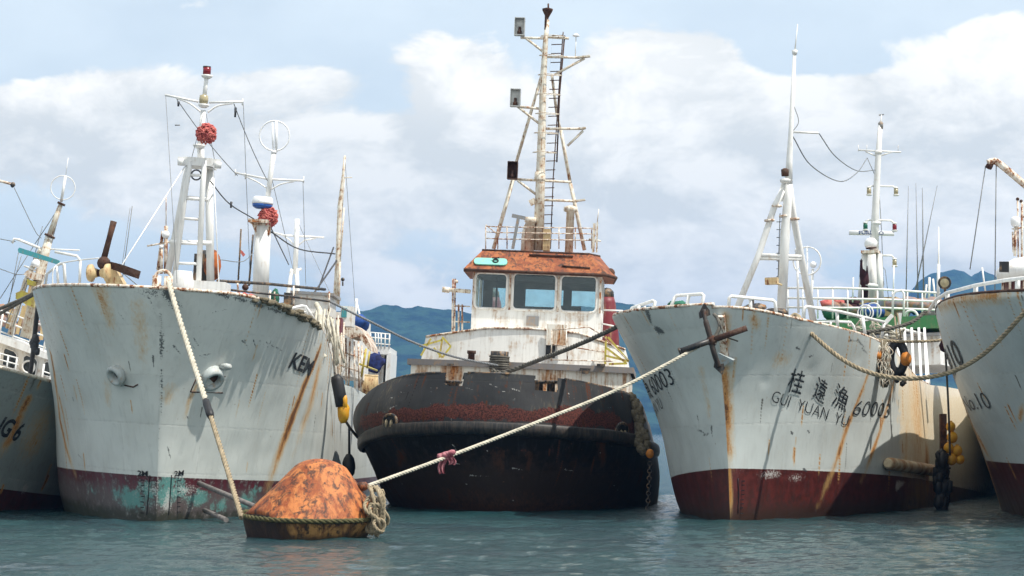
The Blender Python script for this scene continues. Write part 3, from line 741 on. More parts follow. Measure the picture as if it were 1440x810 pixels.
# ================================================================== helpers for things and weathered sides
VES = 'fishing vessels moored side by side'
def std_masks(H, zboot):
    A = {k: H.masks() for k in ('rust', 'grime', 'scuff', 'pale', 'boot', 'teal', 'plate', 'seam')}
    for sd in (-1, 1): A['boot'][sd] = H.G[sd][..., 2] - zboot(H.G[sd][..., 1])
    return A
def solo(mb, name, mat, label, cat, group=None):
    """a thing that is one mesh, its origin at its base; its shapes were given in world coordinates"""
    P = np.array([tuple(v) for v in mb.v]); o = Vector(((P[:, 0].min() + P[:, 0].max()) / 2, (P[:, 1].min() + P[:, 1].max()) / 2, P[:, 2].min()))
    mb.v = [tuple(Vector(v) - o) for v in mb.v]; ob = mb.build(name, mat); ob.location = o; return props(ob, label, cat, group)
class Thing:
    """an Empty at the base of a thing; parts are given in world coordinates"""
    def __init__(s, name, base, label, cat, group=None): s.o = empty(name, base, label=label, cat=cat, group=group); s.b = Vector(base)
    def part(s, mb, name, mat, parent=None, label=None):
        mb.v = [tuple(Vector(v) - s.b) for v in mb.v]; return mb.build(name, mat, parent or s.o, label=label)
def lamp_unit(fr, px, py, d, root, glass='lamp_glass', r=.12, h=.26, parent=None):
    p = fr.p(px, py, d); m = MB(); m.lathe([(r * .9, -h * .75), (r * 1.25, -h * .6), (r * 1.25, -h * .5), (r * .8, -h * .48)], p, n=14).lathe([(r * .8, h * .45), (r * 1.0, h * .5), (r * .9, h * .62), (.02, h * .7)], p, n=14)
    o = m.build('lamp', 'white_clean', parent or root)
    g = MB(); g.lathe([(r * .85, -h * .48), (r * .9, 0), (r * .8, h * .45)], p, n=14); g.build('lens', glass, root if parent else o); return o
def wire(fr, pts, root, r=.018, mat='cable', drop=0, name='wire'):
    q = [fr.p(*a) for a in pts]
    if drop: q = sag(q[0], q[1], drop, 16)
    elif len(q) > 2: q = catmull(q, 8)
    m = MB(); m.path(q, r, 5); return m.build(name, mat, root)
def T_(fr, segs, name, mat, root, n=10):
    """tubes through (px, py, d) points with radii"""
    m = MB()
    for pts, r in segs: m.path([fr.p(*a) for a in pts], r, n)
    return m.build(name, mat, root)

# ================================================================== 1. LARGE PALE VESSEL (left of centre)
FK = Frame(219, 68, yaw=.3, heel=3.4)
HK = Hull(FK, 46, {-1: [(0, 6.42), (3, 6.42), (6, 6.36), (9, 6.1), (11, 5.8), (13, 5.4), (15.5, 4.9), (20, 4.6), (30, 4.3), (46, 4.9)],
                   1: [(0, 6.42), (1.2, 6.42), (2.5, 6.3), (4, 6.12), (6, 5.95), (8, 5.7), (10, 5.2), (12, 4.7), (15.5, 4.4), (20, 4.35), (30, 4.2), (46, 4.8)]},
          stem=[(-1, .2), (0, 0), (1.5, -.25), (4, -.9), (6.6, -2.0)],
          le=[(-1, 15), (0, 14), (3, 12), (6.6, 8.2)], pe=[(-1, 1.7), (0, 1.8), (3, 2.05), (6.6, 2.35)], qe=[(-1, 1.3), (0, 1.35), (3, 1.5), (6.6, 2.0)],
          bl=[(-1, 4.8), (0, 4.95), (3, 4.85), (5, 4.78), (6.6, 4.85)], br=[(-1, 3.9), (0, 3.95), (5, 3.9), (6.6, 3.95)], seed=1, dent=.014, ncol=340, nrow=190)
A = std_masks(HK, lambda y: 1.24 - .012 * y)
ru, gr, sc, pa, te = A['rust'], A['grime'], A['scuff'], A['pale'], A['teal']
HK.stroke(ru, [(72, 500), (84, 590), (92, 625), (106, 668)], .16, .20, 1.0, k=1.75, soft=1.15)
HK.stroke(ru, [(84, 560), (98, 640)], .14, .10, .7, k=1.75, soft=1.15)
HK.stroke(ru, [(450, 490), (428, 545), (400, 615), (377, 684)], .16, .30, 1.1, side=1, k=1.75, soft=1.15)
HK.stroke(ru, [(448, 520), (436, 570), (412, 640)], .35, .30, .62, side=1, k=1.75, soft=1.15)
HK.stroke(ru, [(278, 540), (268, 556), (258, 592)], .10, .06, .6, k=1.75, soft=1.15); HK.stroke(ru, [(240, 550), (232, 566)], .20, .15, .42, k=1.75, soft=1.15)
HK.stroke(ru, [(150, 540), (152, 580)], .2, .1, .35, k=1.75, soft=1.15); HK.stroke(ru, [(196, 430), (200, 520)], .25, .2, .28, k=1.75, soft=1.15); HK.stroke(ru, [(140, 405), (150, 440), (158, 470)], .30, .15, .5, k=1.75, soft=1.15)
for x0, y0, x1, y1, r0, a in [(226, 440, 228, 520, .20, .75), (228, 520, 226, 600, .10, .75), (224, 600, 222, 668, .07, .6), (223, 670, 219, 730, .12, .5)]: HK.stroke(sc, [(x0, y0), (x1, y1)], r0, r0 * .7, a)
for q in [((72, 478), (82, 512)), ((76, 480), (86, 508)), ((70, 486), (78, 520)), ((340, 480), (352, 492)), ((345, 478), (350, 498)), ((356, 478), (362, 494)), ((366, 480), (364, 496)), ((375, 482), (392, 492)), ((380, 480), (372, 498)), ((388, 488), (400, 496)),
          ((244, 486), (258, 502)), ((262, 478), (284, 500)), ((272, 476), (282, 490)), ((282, 500), (304, 496)), ((102, 560), (104, 566)), ((114, 560), (117, 566)), ((236, 628), (242, 650)), ((110, 640), (122, 652)), ((262, 585), (266, 590)),
          ((210, 420), (222, 452)), ((214, 500), (216, 520)), ((300, 440), (330, 432)), ((166, 440), (176, 452))]:
    HK.stroke(sc, list(q), .07, .05, .78)
HK.stroke(sc, [(236, 410), (242, 428)], .35, .15, .95); HK.blot(sc, 215, 412, 1.1, .35, .66); HK.blot(sc, 246, 430, .4, .3, .8)
for x0, x1 in ((306, 330), (330, 352), (352, 378), (378, 402)): HK.stroke(sc, [(x0, 410 + (x0 - 306) * .32), (x1, 412 + (x1 - 306) * .32)], .16, .22, .9, side=1)
for x0, y0, x1, y1 in ((150, 486, 168, 488), (168, 488, 178, 494), (286, 502, 330, 502), (225, 600, 224, 664), (190, 540, 194, 545)): HK.stroke(pa, [(x0, y0), (x1, y1)], .035, .03, .95)
HK.stroke(pa, [(236, 690), (234, 728)], .28, .40, .66); HK.stroke(pa, [(222, 668), (219, 730)], .05, .06, .8); HK.blot(pa, 260, 690, 1.6, .5, .52); HK.blot(pa, 215, 688, 1.4, .5, .5)
for x, y, rx, rz, a in [(185, 700, 1.2, .55, .9), (205, 690, .6, .6, .8), (165, 695, .8, .4, .6), (235, 690, .5, .7, 1.), (252, 688, .5, .5, .9), (280, 700, .9, .4, .8), (310, 712, .9, .35, .7), (345, 705, .8, .4, .8), (130, 690, .9, .3, .5), (360, 690, .6, .3, .7)]: HK.blot(te, x, y, rx * 1.2, rz * 1.2, a * 1.05)
for x0, y0, x1, y1, r0, a in [(480, 540, 478, 640, .9, .8), (465, 560, 470, 640, .5, .6), (497, 560, 494, 640, .8, .8), (512, 570, 505, 620, .9, .7), (450, 600, 455, 660, .3, .35), (330, 600, 334, 640, .25, .3)]: HK.stroke(gr, [(x0, y0), (x1, y1)], r0, r0, a, side=1)
HK.stroke(gr, [(95, 722), (130, 728), (170, 732)], .35, .25, 1.1); HK.stroke(gr, [(62, 430), (76, 480)], .45, .25, .42)
rk = FK.root('fishing_vessel', label='large pale grey trawler with maroon and turquoise waterline behind the rusty buoy', cat='fishing vessel', group=VES)
for sd_ in (-1, 1): HK.drips(A, sd_, 46, 75 + sd_)
HK.build(rk, 'hull_pale', A)
b = MB()
for sd in (-1, 1): b.path(HK.rail_pts(sd, 0, 14, .02, .04, 90), .055, 6)
b.build('cap_rail', 'white_rusty', rk)
# torn strip along the starboard bulwark top
b = MB(); rp = HK.rail_pts(1, 1.6, 6.4, .03, .02, 90)
for i, p in enumerate(rp):
    if random.random() < .85: b.lump(p + Vector((random.uniform(-.05, .1), random.uniform(-.1, .1), random.uniform(-.10, .06))), random.uniform(.05, .13), i, 7, (1.3, 1.3, .7), .6)
b.build('torn_edge', 'debris', rk)
# lettering, draught marks
HK.text('KEM', (405, 515), (438, 530), .50, rk, 'ink_worn', side=1, thick=.028, shear=.34)
for px in (205, 247):
    b = MB()
    for k in range(8):
        q, nn = HK.on(px + (3 if px > 220 else -3), 668 + k * 7.5, .012); b.box(q.x - .07, q.x + .07, q.y - .01, q.y + .01, q.z - .012, q.z + .012)
    q0 = [HK.on(px + (6 if px < 220 else -6) - (k * .6), 668 + k * 8, .012)[0] for k in range(8)]; b.path(q0, .012, 4)
    b.build('draught_scale', 'ink_black', rk)
HK.text('2M', (195, 668), (208, 669), .16, rk, 'ink_black', thick=.02, name='draught_mark'); HK.text('2M', (244, 669), (258, 669), .16, rk, 'ink_black', thick=.02, name='draught_mark')
# hawse pipes
q, nn = HK.on(168, 525, 0); ax = (nn + Vector((-.25, -.2, -.35))).normalized()
b = MB(); b.lathe([(.25, -.5), (.26, .04), (.30, .10), (.305, .18), (.26, .24), (.19, .23), (.15, .14), (.14, -.2)], q, ax, 28); hp = b.build('hawse_pipe', 'hull_pale_plain', rk)
b = MB(); b.lathe([(.145, -.1), (.145, .04)], q, ax, 20); b.build('pipe_mouth', 'dark_inside', hp)
q, nn = HK.on(296, 532, 0); ax = (nn + Vector((.05, -.3, -.55))).normalized()
b = MB(); b.lathe([(.36, -.5), (.36, .10), (.32, .19), (.24, .20), (.21, .12), (.20, -.2)], q, ax, 28)
b.lump(q + Vector((-.38, -.12, .34)), .17, 3, 10, (1.3, .8, .6), .3).lump(q + Vector((.40, -.02, .33)), .17, 5, 10, (1.2, .8, .6), .3)
hp = b.build('hawse_pipe', 'hull_pale_plain', rk); b = MB(); b.lathe([(.205, -.1), (.205, .02)], q, ax, 20); b.build('pipe_mouth', 'rusty_iron', hp)
b = MB()
for x0, y0, x1, y1 in ((268, 550, 276, 530), (276, 530, 316, 530), (268, 550, 274, 552), (274, 552, 312, 552)):
    b.path([HK.on(x0, y0, .01)[0], HK.on(x1, y1, .01)[0]], .018, 5)
b.path([HK.on(176, 541, .01)[0], HK.on(188, 545, .01)[0], HK.on(194, 540, .01)[0]], .02, 5)
b.build('weld_plate', 'rusty_iron', rk)
# lattice foremast
D = 74.0
mast = T_(FK, [([(236, 384, D + 1), (257, 276, D + 1), (264, 232, D + 1)], .105), ([(244, 400, D), (261.5, 263, D), (268, 226, D)], .085),
               ([(279, 400, D), (285, 263, D), (288, 226, D)], .085), ([(296, 398, D + 1), (294, 237, D + 1)], .125),
               ([(238, 340, D + .5), (298, 342, D + .5)], .075), ([(257, 277, D + .5), (293, 281, D + .5)], .065)], 'mast', 'white_clean', rk)
T_(FK, [([(247, 370, D), (280, 371, D)], .045), ([(252, 342, D), (282, 343, D)], .045), ([(257, 307, D), (283, 309, D)], .045), ([(261, 279, D), (286, 280, D)], .055), ([(266, 246, D), (288, 247, D)], .045)], 'ladder', 'white_clean', mast)
b = MB(); q = FK.p(281, 230, D + .5); b.box(q.x - .42, q.x + .45, q.y - .55, q.y + .6, q.z - .12, q.z + .13); b.lathe([(.11, -.10), (.13, .08), (.05, .1)], FK.p(255, 228, D), n=12).lathe([(.11, -.1), (.13, .08), (.05, .1)], FK.p(306, 232, D), n=12)
b.bar(FK.p(250, 225, D), FK.p(265, 226, D), .08, .2); b.bar(FK.p(298, 228, D), FK.p(310, 229, D), .08, .2); b.build('mast_head', 'white_clean', mast)
T_(FK, [([(283, 228, D + .3), (282, 205, D + .3)], .11), ([(281, 208, D + .3), (286, 155, D + .3)], .085), ([(287, 140, D + .3), (291, 104, D + .3)], .065)], 'topmast', 'white_clean', mast)
b = MB()
for px, py, r in ((280, 205, .19), (286.5, 148, .17), (291, 107, .17)): b.lathe([(r * .55, -.08), (r, -.02), (r, .03), (r * .4, .05)], FK.p(px, py, D + .3), n=18)
b.build('lamp_plate', 'white_clean', mast)
b = MB(); b.lathe([(.13, -.11), (.145, 0), (.13, .13), (.06, .16)], FK.p(286.5, 140.5, D + .3), n=16); b.build('lamp', 'lamp_glass', mast)
b = MB(); b.lathe([(.12, -.11), (.125, .10)], FK.p(291, 99.5, D + .3), n=16); b.build('lamp', 'lamp_red', mast)
b = MB(); b.lathe([(.125, 0), (.12, .05)], FK.p(291, 95.5, D + .3), n=16); b.build('lamp_cap', 'black_steel', mast)
b = MB(); b.path([FK.p(232, 133.5, D), FK.p(279, 143, D)], .035, 7).path([FK.p(294, 144, D), FK.p(342, 143, D)], .035, 7).tube(FK.p(341, 139, D), FK.p(341, 148, D), .025)
b.path(catmull([FK.p(248, 138, D), FK.p(266, 145, D), FK.p(282, 157, D)]), .03, 6).path(catmull([FK.p(328, 145, D), FK.p(306, 149, D), FK.p(292, 158, D)]), .03, 6).build('yard', 'white_clean', mast)
b = MB(); b.ring(FK.p(276, 246, D), .15, .025); b.build('hose_loop', 'cable', mast)
wire(FK, [(262, 231, D), (172, 372, 69)], rk, .022, 'plastic_white', name='stay'); wire(FK, [(300, 236, D), (308, 398, D)], rk, .02, 'plastic_white', name='stay')
wire(FK, [(249, 140, D), (334, 247, 80)], rk, .014, 'cable_grey', .1); wire(FK, [(329, 146, D), (376, 254, 80)], rk, .014, 'cable_grey', .1)
wire(FK, [(296, 255, D), (322, 286, 77), (357, 308, 80)], rk, .02)
b = MB(); b.lathe([(.03, -.1), (.04, .05)], FK.p(251, 145, D), n=8).lathe([(.03, -.15), (.04, .15)], FK.p(331, 158, D + .5), n=8).lathe([(.03, -.1), (.04, .1)], FK.p(325, 288, 77), n=8); b.build('insulator', 'cable', rk)
for a_, c_, r_ in (((262, 226, 74), (300, 236, 74), .012), ((286, 160, 74), (268, 228, 74), .01), ((290, 160, 74), (303, 232, 74), .01), ((233, 134, 74), (249, 398, 71), .009), ((342, 143, 74), (352, 400, 79), .009), ((246, 176, 74), (253, 176, 74), .02), ((418, 310, 95), (472, 430, 90), .01), ((485, 222, 88), (500, 440, 95), .009), ((382, 250, 80.5), (412, 378, 95), .01), ((426, 254, 80.5), (430, 400, 84), .009), ((183, 292, 78), (172, 372, 76), .009)):
    wire(FK, [a_, c_], rk, r_, 'cable_grey', name='stay')
# fishing ball fenders hauled up the masts as day shapes
def yarn_ball(fr, px, py, d, r, seed, name='shape_ball'):
    c = fr.w(fr.p(px, py, d)); b = MB(); rng = random.Random(seed); b.ball(c, r * .80, 14)
    for k in range(150):
        v_ = Vector((rng.gauss(0, 1), rng.gauss(0, 1), rng.gauss(0, 1))).normalized(); u_, w_ = perp(v_); a = rng.uniform(0, 6.28); t_ = (u_ * math.cos(a) + w_ * math.sin(a))
        b.path(catmull([c + v_ * r * .78 - t_ * r * .24, c + v_ * r * rng.uniform(.98, 1.1), c + v_ * r * .80 + t_ * r * .26], 3), r * .075, 5)
    return b
solo(yarn_ball(FK, 290, 188, 73.6, .30, 1), 'rope_ball', 'cloth_pink', 'red rope ball tied near the top of the ladder mast', 'rope ball', 'red rope balls on the masts')
solo(yarn_ball(FK, 377, 305, 80.5, .33, 2), 'rope_ball', 'cloth_pink', 'red rope ball just below the blue and white radar disc', 'rope ball', 'red rope balls on the masts')
# foredeck gear
b = MB(); q = FK.p(257, 398, 73); b.lathe([(.36, -.5), (.34, .0), (.27, .34), (.26, .36)], q, n=24); b.build('ventilator', 'white_clean', rk)
b = MB(); q = FK.p(294, 404, 73.5); b.box(q.x - .62, q.x + .55, q.y - .5, q.y + .9, q.z - .5, q.z + .16); b.build('deck_house', 'white_clean', rk)
b = MB(); q = FK.p(229, 398, 70); b.tube(q + Vector((-.18, 0, -.6)), q + Vector((-.18, 0, .2)), .13).tube(q + Vector((.16, 0, -.6)), q + Vector((.16, 0, .2)), .13).ring(q + Vector((0, 0, .12)), .24, .05, (0, 1, 0), 20)
b.build('bitts', 'white_rusty', rk)
T_(FK, [([(233, 385, 76), (233.5, 318, 76)], .06), ([(233.5, 318, 76), (233.5, 274, 76)], .015), ([(227, 385, 76), (227, 340, 76)], .05), ([(207, 346, 76), (240, 340, 76)], .03), ([(222, 380, 76), (229, 325, 76)], .05)], 'antenna_stand', 'white_rusty', rk)
b = MB(); b.ball(FK.p(233, 330, 76), .13).ball(FK.p(227, 347, 76), .08); b.build('antenna_dome', 'plastic_white', rk)
b = MB(); q = FK.p(283, 376, 76); b.box(q.x - .2, q.x + .25, q.y - .3, q.y + .3, q.z - .6, q.z + .4); b.lathe([(.25, -.5), (.26, .3), (.1, .5)], q + Vector((.1, .1, .05)), n=12); b.build('winch', 'dark_steel', rk)
b = MB(); b.lump(FK.p(299, 374, 75.5), .34, 3, 16, (.8, .7, 1.4), .3); b.build('winch_cover', 'orange_cloth', rk)
# radar post
D2 = 80.5
post = T_(FK, [([(366, 424, D2), (369.5, 318, D2)], .27)], 'radar_post', 'white_clean', rk, 24)
b = MB(); a_ = FK.p(352, 311, D2); b.box(a_.x - .02, a_.x + .66, a_.y - .45, a_.y + .5, a_.z - .06, a_.z + .05)
b.prism([FK.p(353, 312, D2 - .2), FK.p(381, 312, D2 - .2), FK.p(379, 330, D2 - .2), FK.p(362, 336, D2 - .2)], (0, .4, 0)); b.build('bracket', 'white_rusty', post)
b = MB(); b.lathe([(.22, -.16), (.32, -.10), (.345, .0)], FK.p(369, 287, D2), (.02, 0, 1), 26); rd = b.build('radar_dome', 'plastic_blue', post)
b = MB(); b.lathe([(.35, .0), (.355, .06), (.33, .20), (.28, .24), (.05, .26)], FK.p(369, 287, D2), (.02, 0, 1), 26); b.build('dome_top', 'plastic_white', rd)
T_(FK, [([(371, 318, D2 + .2), (372, 290, D2 + .2)], .08), ([(377, 276, D2), (380, 250, D2), (385, 214, D2)], .085)], 'topmast', 'white_clean', post)
b = MB(); b.ring(FK.p(386, 191, D2), .50, .028, (0, 1, 0), 36, 6).tube(FK.p(384, 214, D2), FK.p(383, 172, D2), .028).tube(FK.p(388, 214, D2), FK.p(389, 170, D2), .05).lathe([(.09, -.05), (.10, .05)], FK.p(385, 214, D2), n=12); b.build('loop_antenna', 'plastic_white', post)
b = MB(); b.path([FK.p(331, 243, D2), FK.p(378, 252, D2), FK.p(427, 254, D2)], .035, 7).path(catmull([FK.p(343, 247, D2), FK.p(362, 256, D2), FK.p(377, 266, D2)]), .028, 6).path(catmull([FK.p(414, 255, D2), FK.p(395, 259, D2), FK.p(380, 267, D2)]), .028, 6)
for px, py in ((331, 238), (427, 248), (345, 243)): b.tube(FK.p(px, py, D2), FK.p(px, py + 9, D2), .02)
b.build('yard', 'white_clean', post)
wire(FK, [(381, 320, D2), (393, 345, 84), (406, 372, 88)], rk, .02); wire(FK, [(381, 326, D2), (420, 350, 84), (471, 357, 88)], rk, .025); wire(FK, [(308, 365, D), (340, 368, 78), (356, 356, 80)], rk, .014, 'cable_grey')
# third mast and the tall pole
D3 = 95
m3 = T_(FK, [([(418, 308, D3), (415, 385, D3)], .10), ([(411, 378, D3), (402, 430, D3)], .08), ([(417, 378, D3), (419, 432, D3)], .09), ([(384, 327, D3), (400, 331, D3), (456, 334, D3)], .04), ([(407, 384, D3), (424, 378, D3)], .05)], 'mast', 'white_clean', rk)
T_(FK, [([(398, 331, D3), (408, 338, D3), (415, 347, D3)], .03), ([(444, 335, D3), (428, 338, D3), (417, 347, D3)], .03)], 'yard_brace', 'white_clean', m3)
m4 = T_(FK, [([(485, 219, 88), (482, 250, 88), (478, 289, 88), (475, 360, 88), (471, 430, 88)], [.04, .05, .09, .08, .09]), ([(484, 250, 88), (495, 249.5, 88)], .02), ([(484, 292, 88), (478, 368, 88)], .03), ([(485, 250, 88), (481, 300, 88)], .012), ([(475, 430, 88.3), (477, 366, 88.3)], .07)], 'pole_mast', 'mast_paint', rk)
b = MB(); b.path([FK.p(469, 348, 88), FK.p(447, 408, 86)], .03, 6).path([FK.p(474, 366, 88), FK.p(436, 420, 84)], .035, 6); b.build('derrick_line', 'cable', rk)
b = MB(); b.ball(FK.p(482, 393, 88), .07).tube(FK.p(482, 396, 88), FK.p(482, 402, 88), .03); b.build('lamp', 'dark_steel', m4)
T_(FK, [([(335, 394, 82), (337, 360, 82), (339, 322, 82)], .03), ([(350, 402, 82), (356, 330, 82)], .035)], 'flag_pole', 'dark_steel', rk)
b = MB(); b.prism([FK.p(337, 350, 82), FK.p(341, 353, 82), FK.p(345, 358, 82), FK.p(342, 361, 82), FK.p(337, 354, 82)], (0, .03, 0)); b.build('flag', 'cloth_pink', rk)
# guard rails of the foredeck
b = MB(); b.path([FK.p(306, 395, 75), FK.p(375, 399, 78), FK.p(457, 407, 82)], .05, 7)
b.path([FK.p(318, 407, 75), FK.p(400, 416, 77), FK.p(464, 424, 79)], .035, 7).build('pipe_rail', 'dark_steel', rk)
T_(FK, [([(378, 440, 77), (380, 408, 77)], .035), ([(413, 436, 79), (413, 402, 79)], .03), ([(387, 436, 79), (386, 410, 79)], .025), ([(335, 412, 76), (334, 398, 76)], .03), ([(462, 440, 80), (463, 410, 80)], .03)], 'stanchion', 'white_rusty', rk)
T_(FK, [([(391, 438, 75), (424, 430, 76), (430, 431, 76), (442, 449, 76)], .045), ([(400, 446, 75), (440, 449, 76)], .04), ([(429, 431, 76), (434, 445, 76)], .035), ([(380, 430, 76), (410, 438, 76)], .03), ([(384, 436, 77), (448, 440, 78)], .025)], 'guard_rail', 'white_clean', rk)
b = MB(); b.lump(FK.p(386, 420, 80), .22, 4, 12, (.7, .7, 1.5), .3); b.build('net_bundle', 'net_green', rk)
b = MB(); q = FK.p(342, 417, 75.5)
for k in range(26): b.lump(q + Vector((random.uniform(-.34, .36), random.uniform(-.3, .3), random.uniform(-.26, .10) - abs(k % 5 - 2) * .03)), .11, k, 7, (1, 1, .8), .5)
b.build('float_line_heap', 'cloth_pink', rk)
b = MB(); b.ball(FK.p(345, 404, 76), .11, 10); b.build('bollard_head', 'rusty_iron', rk)
# superstructure abaft the foredeck
def lbox(fr, px0, py0, px1, py1, d, depth, mb=None):
    """box with its front face seen between two pixels, running aft by depth"""
    a = fr.p(px0, py1, d); c = fr.p(px1, py0, d); mb = mb or MB(); return mb.box(min(a.x, c.x), max(a.x, c.x), min(a.y, c.y), min(a.y, c.y) + depth, min(a.z, c.z), max(a.z, c.z))
lbox(FK, 412, 412, 464, 440, 84, 3).build('locker', 'white_paint', rk)
b = MB(); a_ = FK.p(412, 413, 84); c_ = FK.p(466, 413, 84); b.box(a_.x - .08, c_.x + .1, a_.y - .12, a_.y + 3.1, a_.z, a_.z + .10); b.build('locker_lid', 'grey_paint', rk)
lbox(FK, 398, 412, 411, 436, 83, 1).build('cable_drum', 'dark_steel', rk)
b = MB(); lbox(FK, 478, 431, 497, 458, 86, 1.2, b); ac = b.build('ventilation_box', 'white_paint', rk); lbox(FK, 480, 433, 488, 446, 85.93, .1).build('box_window', 'teal_paint', ac)
b = MB(); b.lump(FK.p(504, 455, 92), .5, 8, 16, (.8, .8, .7), .5); b.build('tarpaulin', 'tarp_blue', rk)
lbox(FK, 471, 447, 480, 470, 84, 1.0).build('locker', 'red_paint', rk)
lbox(FK, 340, 440, 498, 520, 92, 10).build('deck_house', 'white_paint', rk)
# curved hood over the side
prof = [(472, 463), (476, 457), (486, 455), (498, 457), (508, 464), (515, 474), (521, 487), (522, 494), (517, 490), (510, 480), (503, 473), (494, 476), (484, 470), (476, 468)]
b = MB(); b.prism([FK.p(x, y, 88) for x, y in prof], (.1, 2.6, 0)); b.build('hood', 'white_rusty', rk)
b = MB()
for x0, y0, x1, y1, d in [(480, 470, 478, 540, 88), (486, 475, 487, 545, 89), (492, 480, 490, 550, 90), (498, 480, 499, 552, 92), (504, 480, 505, 552, 94), (509, 486, 508, 552, 95), (513, 492, 508, 545, 95)]: b.tube(FK.p(x0, y0, d), FK.p(x1, y1, d), .04, n=6)
for y in (500, 520): b.path([FK.p(480, y - 6, 88), FK.p(509, y + 4, 96)], .03, 6)
b.build('stanchion', 'white_rusty', rk)
b = MB(); b.path([FK.p(515, 490, 93), FK.p(508, 530, 93)], .045, 6).path([FK.p(520, 494, 93), FK.p(516, 518, 93)], .04, 6).path([FK.p(506, 512, 93), FK.p(530, 521, 98)], .04, 6); b.build('ladder', 'yellow_paint', rk)
# poop house with its balcony
b = MB(); lbox(FK, 500, 488, 548, 496, 106, 6, b); lbox(FK, 541, 496, 550, 548, 106, 5, b); lbox(FK, 527, 496, 535, 560, 106.2, .5, b); hs = b.build('poop_house', 'white_clean', rk)
lbox(FK, 497, 497, 541, 562, 107.5, 4).build('house_wall', 'white_paint', hs)
b = MB(); b.lump(FK.p(526, 510, 106), .42, 9, 16, (1.1, .5, 1.0), .4); b.build('hung_net', 'cloth_blue', hs)
b = MB()
for x in (507, 514, 521, 528, 532, 536, 541, 547): b.tube(FK.p(x, 490, 106), FK.p(x + (1 if x > 540 else 0), 466 + (x - 507) * .10, 106), .035, n=6)
for y in (466, 473, 481): b.path([FK.p(506, y, 106), FK.p(549, y + 4, 106)], .03, 6)
b.path([FK.p(497, 470, 106), FK.p(502, 420, 106)], .05, 6).path([FK.p(512, 468, 106), FK.p(500, 420, 106)], .05, 6); b.build('balcony_rail', 'white_clean', hs)
b = MB()
for k in range(13): x = 509 + k * 1.8; b.tube(FK.p(x, 527, 100), FK.p(x + 1, 560, 100), .035, n=6)
b.path([FK.p(508, 527, 100), FK.p(532, 529, 100)], .04, 6); b.build('side_rail', 'cream_paint', rk)
# clutter hung outboard at the break of the forecastle
b = MB(); b.path(catmull([FK.p(445, 428, 77), FK.p(450, 440, 76), FK.p(449, 470, 75.4), FK.p(452, 495, 75.2), FK.p(457, 503, 75.2)]), .085, 9); solo_ = b.build('chafing_hose', 'rope_white', rk)
b = MB()
rng = random.Random(5)
for k in range(16):
    x = rng.uniform(446, 476); y = rng.uniform(432, 452); b.path(catmull([FK.p(x, y, 78), FK.p(x + rng.uniform(-4, 8), y + 22, 77), FK.p(x + rng.uniform(-3, 9), y + rng.uniform(45, 75), 77)], 5), rng.uniform(.02, .05), 5)
b.build('hung_ropes', 'rope_white', rk)
b = MB()
for k in range(12):
    x = rng.uniform(470, 484); y = rng.uniform(440, 470); b.path(catmull([FK.p(x, y, 83), FK.p(x + rng.uniform(-4, 4), y + 30, 82), FK.p(x + rng.uniform(-3, 5), y + rng.uniform(45, 80), 82)], 5), rng.uniform(.02, .04), 5)
b.build('hung_ropes', 'mast_paint', rk)
# anchor on its roller at the port bow
rb = FK.w(FK.p(140, 398, 70)); TA = Thing('anchor', rb, 'rusty brown anchor lying across the cream bow roller of the pale trawler', 'anchor')
w_ = lambda px, py, d: FK.w(FK.p(px, py, d))
b = MB(); a1, a2 = W(144, 372, 70), W(160, 311, 70); b.path([a1, a1.lerp(a2, .6), a2], [.10, .085, .10], 6); TA.part(b, 'stock', 'rusty_iron')
b = MB(); b.prism([W(140, 366, 70), W(156, 368, 69.8), W(172, 372, 69.6), W(197, 381, 69.5), W(194, 392, 69.5), W(176, 386, 69.6), W(156, 378, 69.8), W(140, 374, 70)], (0, .16, 0)); TA.part(b, 'fluke', 'rusty_iron')
b = MB(); b.ball(W(146, 370, 69.95), .2, 12); TA.part(b, 'crown', 'rusty_iron')
ax = Vector((1, -.25, .05)); b = MB()
b.lathe([(.13, -.06), (.25, -.05), (.26, .03), (.16, .06), (.12, .20)], FK.p(128, 384, 70), ax, 22); b.lathe([(.12, -.2), (.17, -.06), (.27, -.02), (.27, .08), (.10, .10)], FK.p(151, 384, 69.8), ax, 22)
b.prism([FK.p(154, 377, 69.8), FK.p(163, 381, 69.8), FK.p(173, 399, 69.8), FK.p(148, 400, 69.8)], (0, .8, 0)); b.build('bow_roller', 'cream_paint', rk)
b = MB(); b.tube(FK.p(126, 384, 70), FK.p(152, 384, 70), .11); b.build('roller_axle', 'rusty_iron', rk)
b = MB(); b.path(catmull([FK.p(74, 402, 73), FK.p(75, 380, 73), FK.p(84, 371, 73), FK.p(110, 366, 72), FK.p(139, 363, 71)]), .022, 6)
b.path([FK.p(82, 400, 73), FK.p(80, 374, 73)], .04, 7).path([FK.p(92, 399, 73), FK.p(90, 372, 73), FK.p(84, 371, 73)], .05, 7).path([FK.p(112, 398, 72), FK.p(113, 366, 72)], .04, 7).path([FK.p(64, 402, 74), FK.p(66, 385, 74), FK.p(84, 371, 73)], .04, 7); b.build('bow_rail', 'white_clean', rk)
T_(FK, [([(172, 392, 72), (186, 290, 72)], .012), ([(168, 380, 73), (194, 402, 73)], .015)], 'whip_antenna', 'cable_grey', rk)
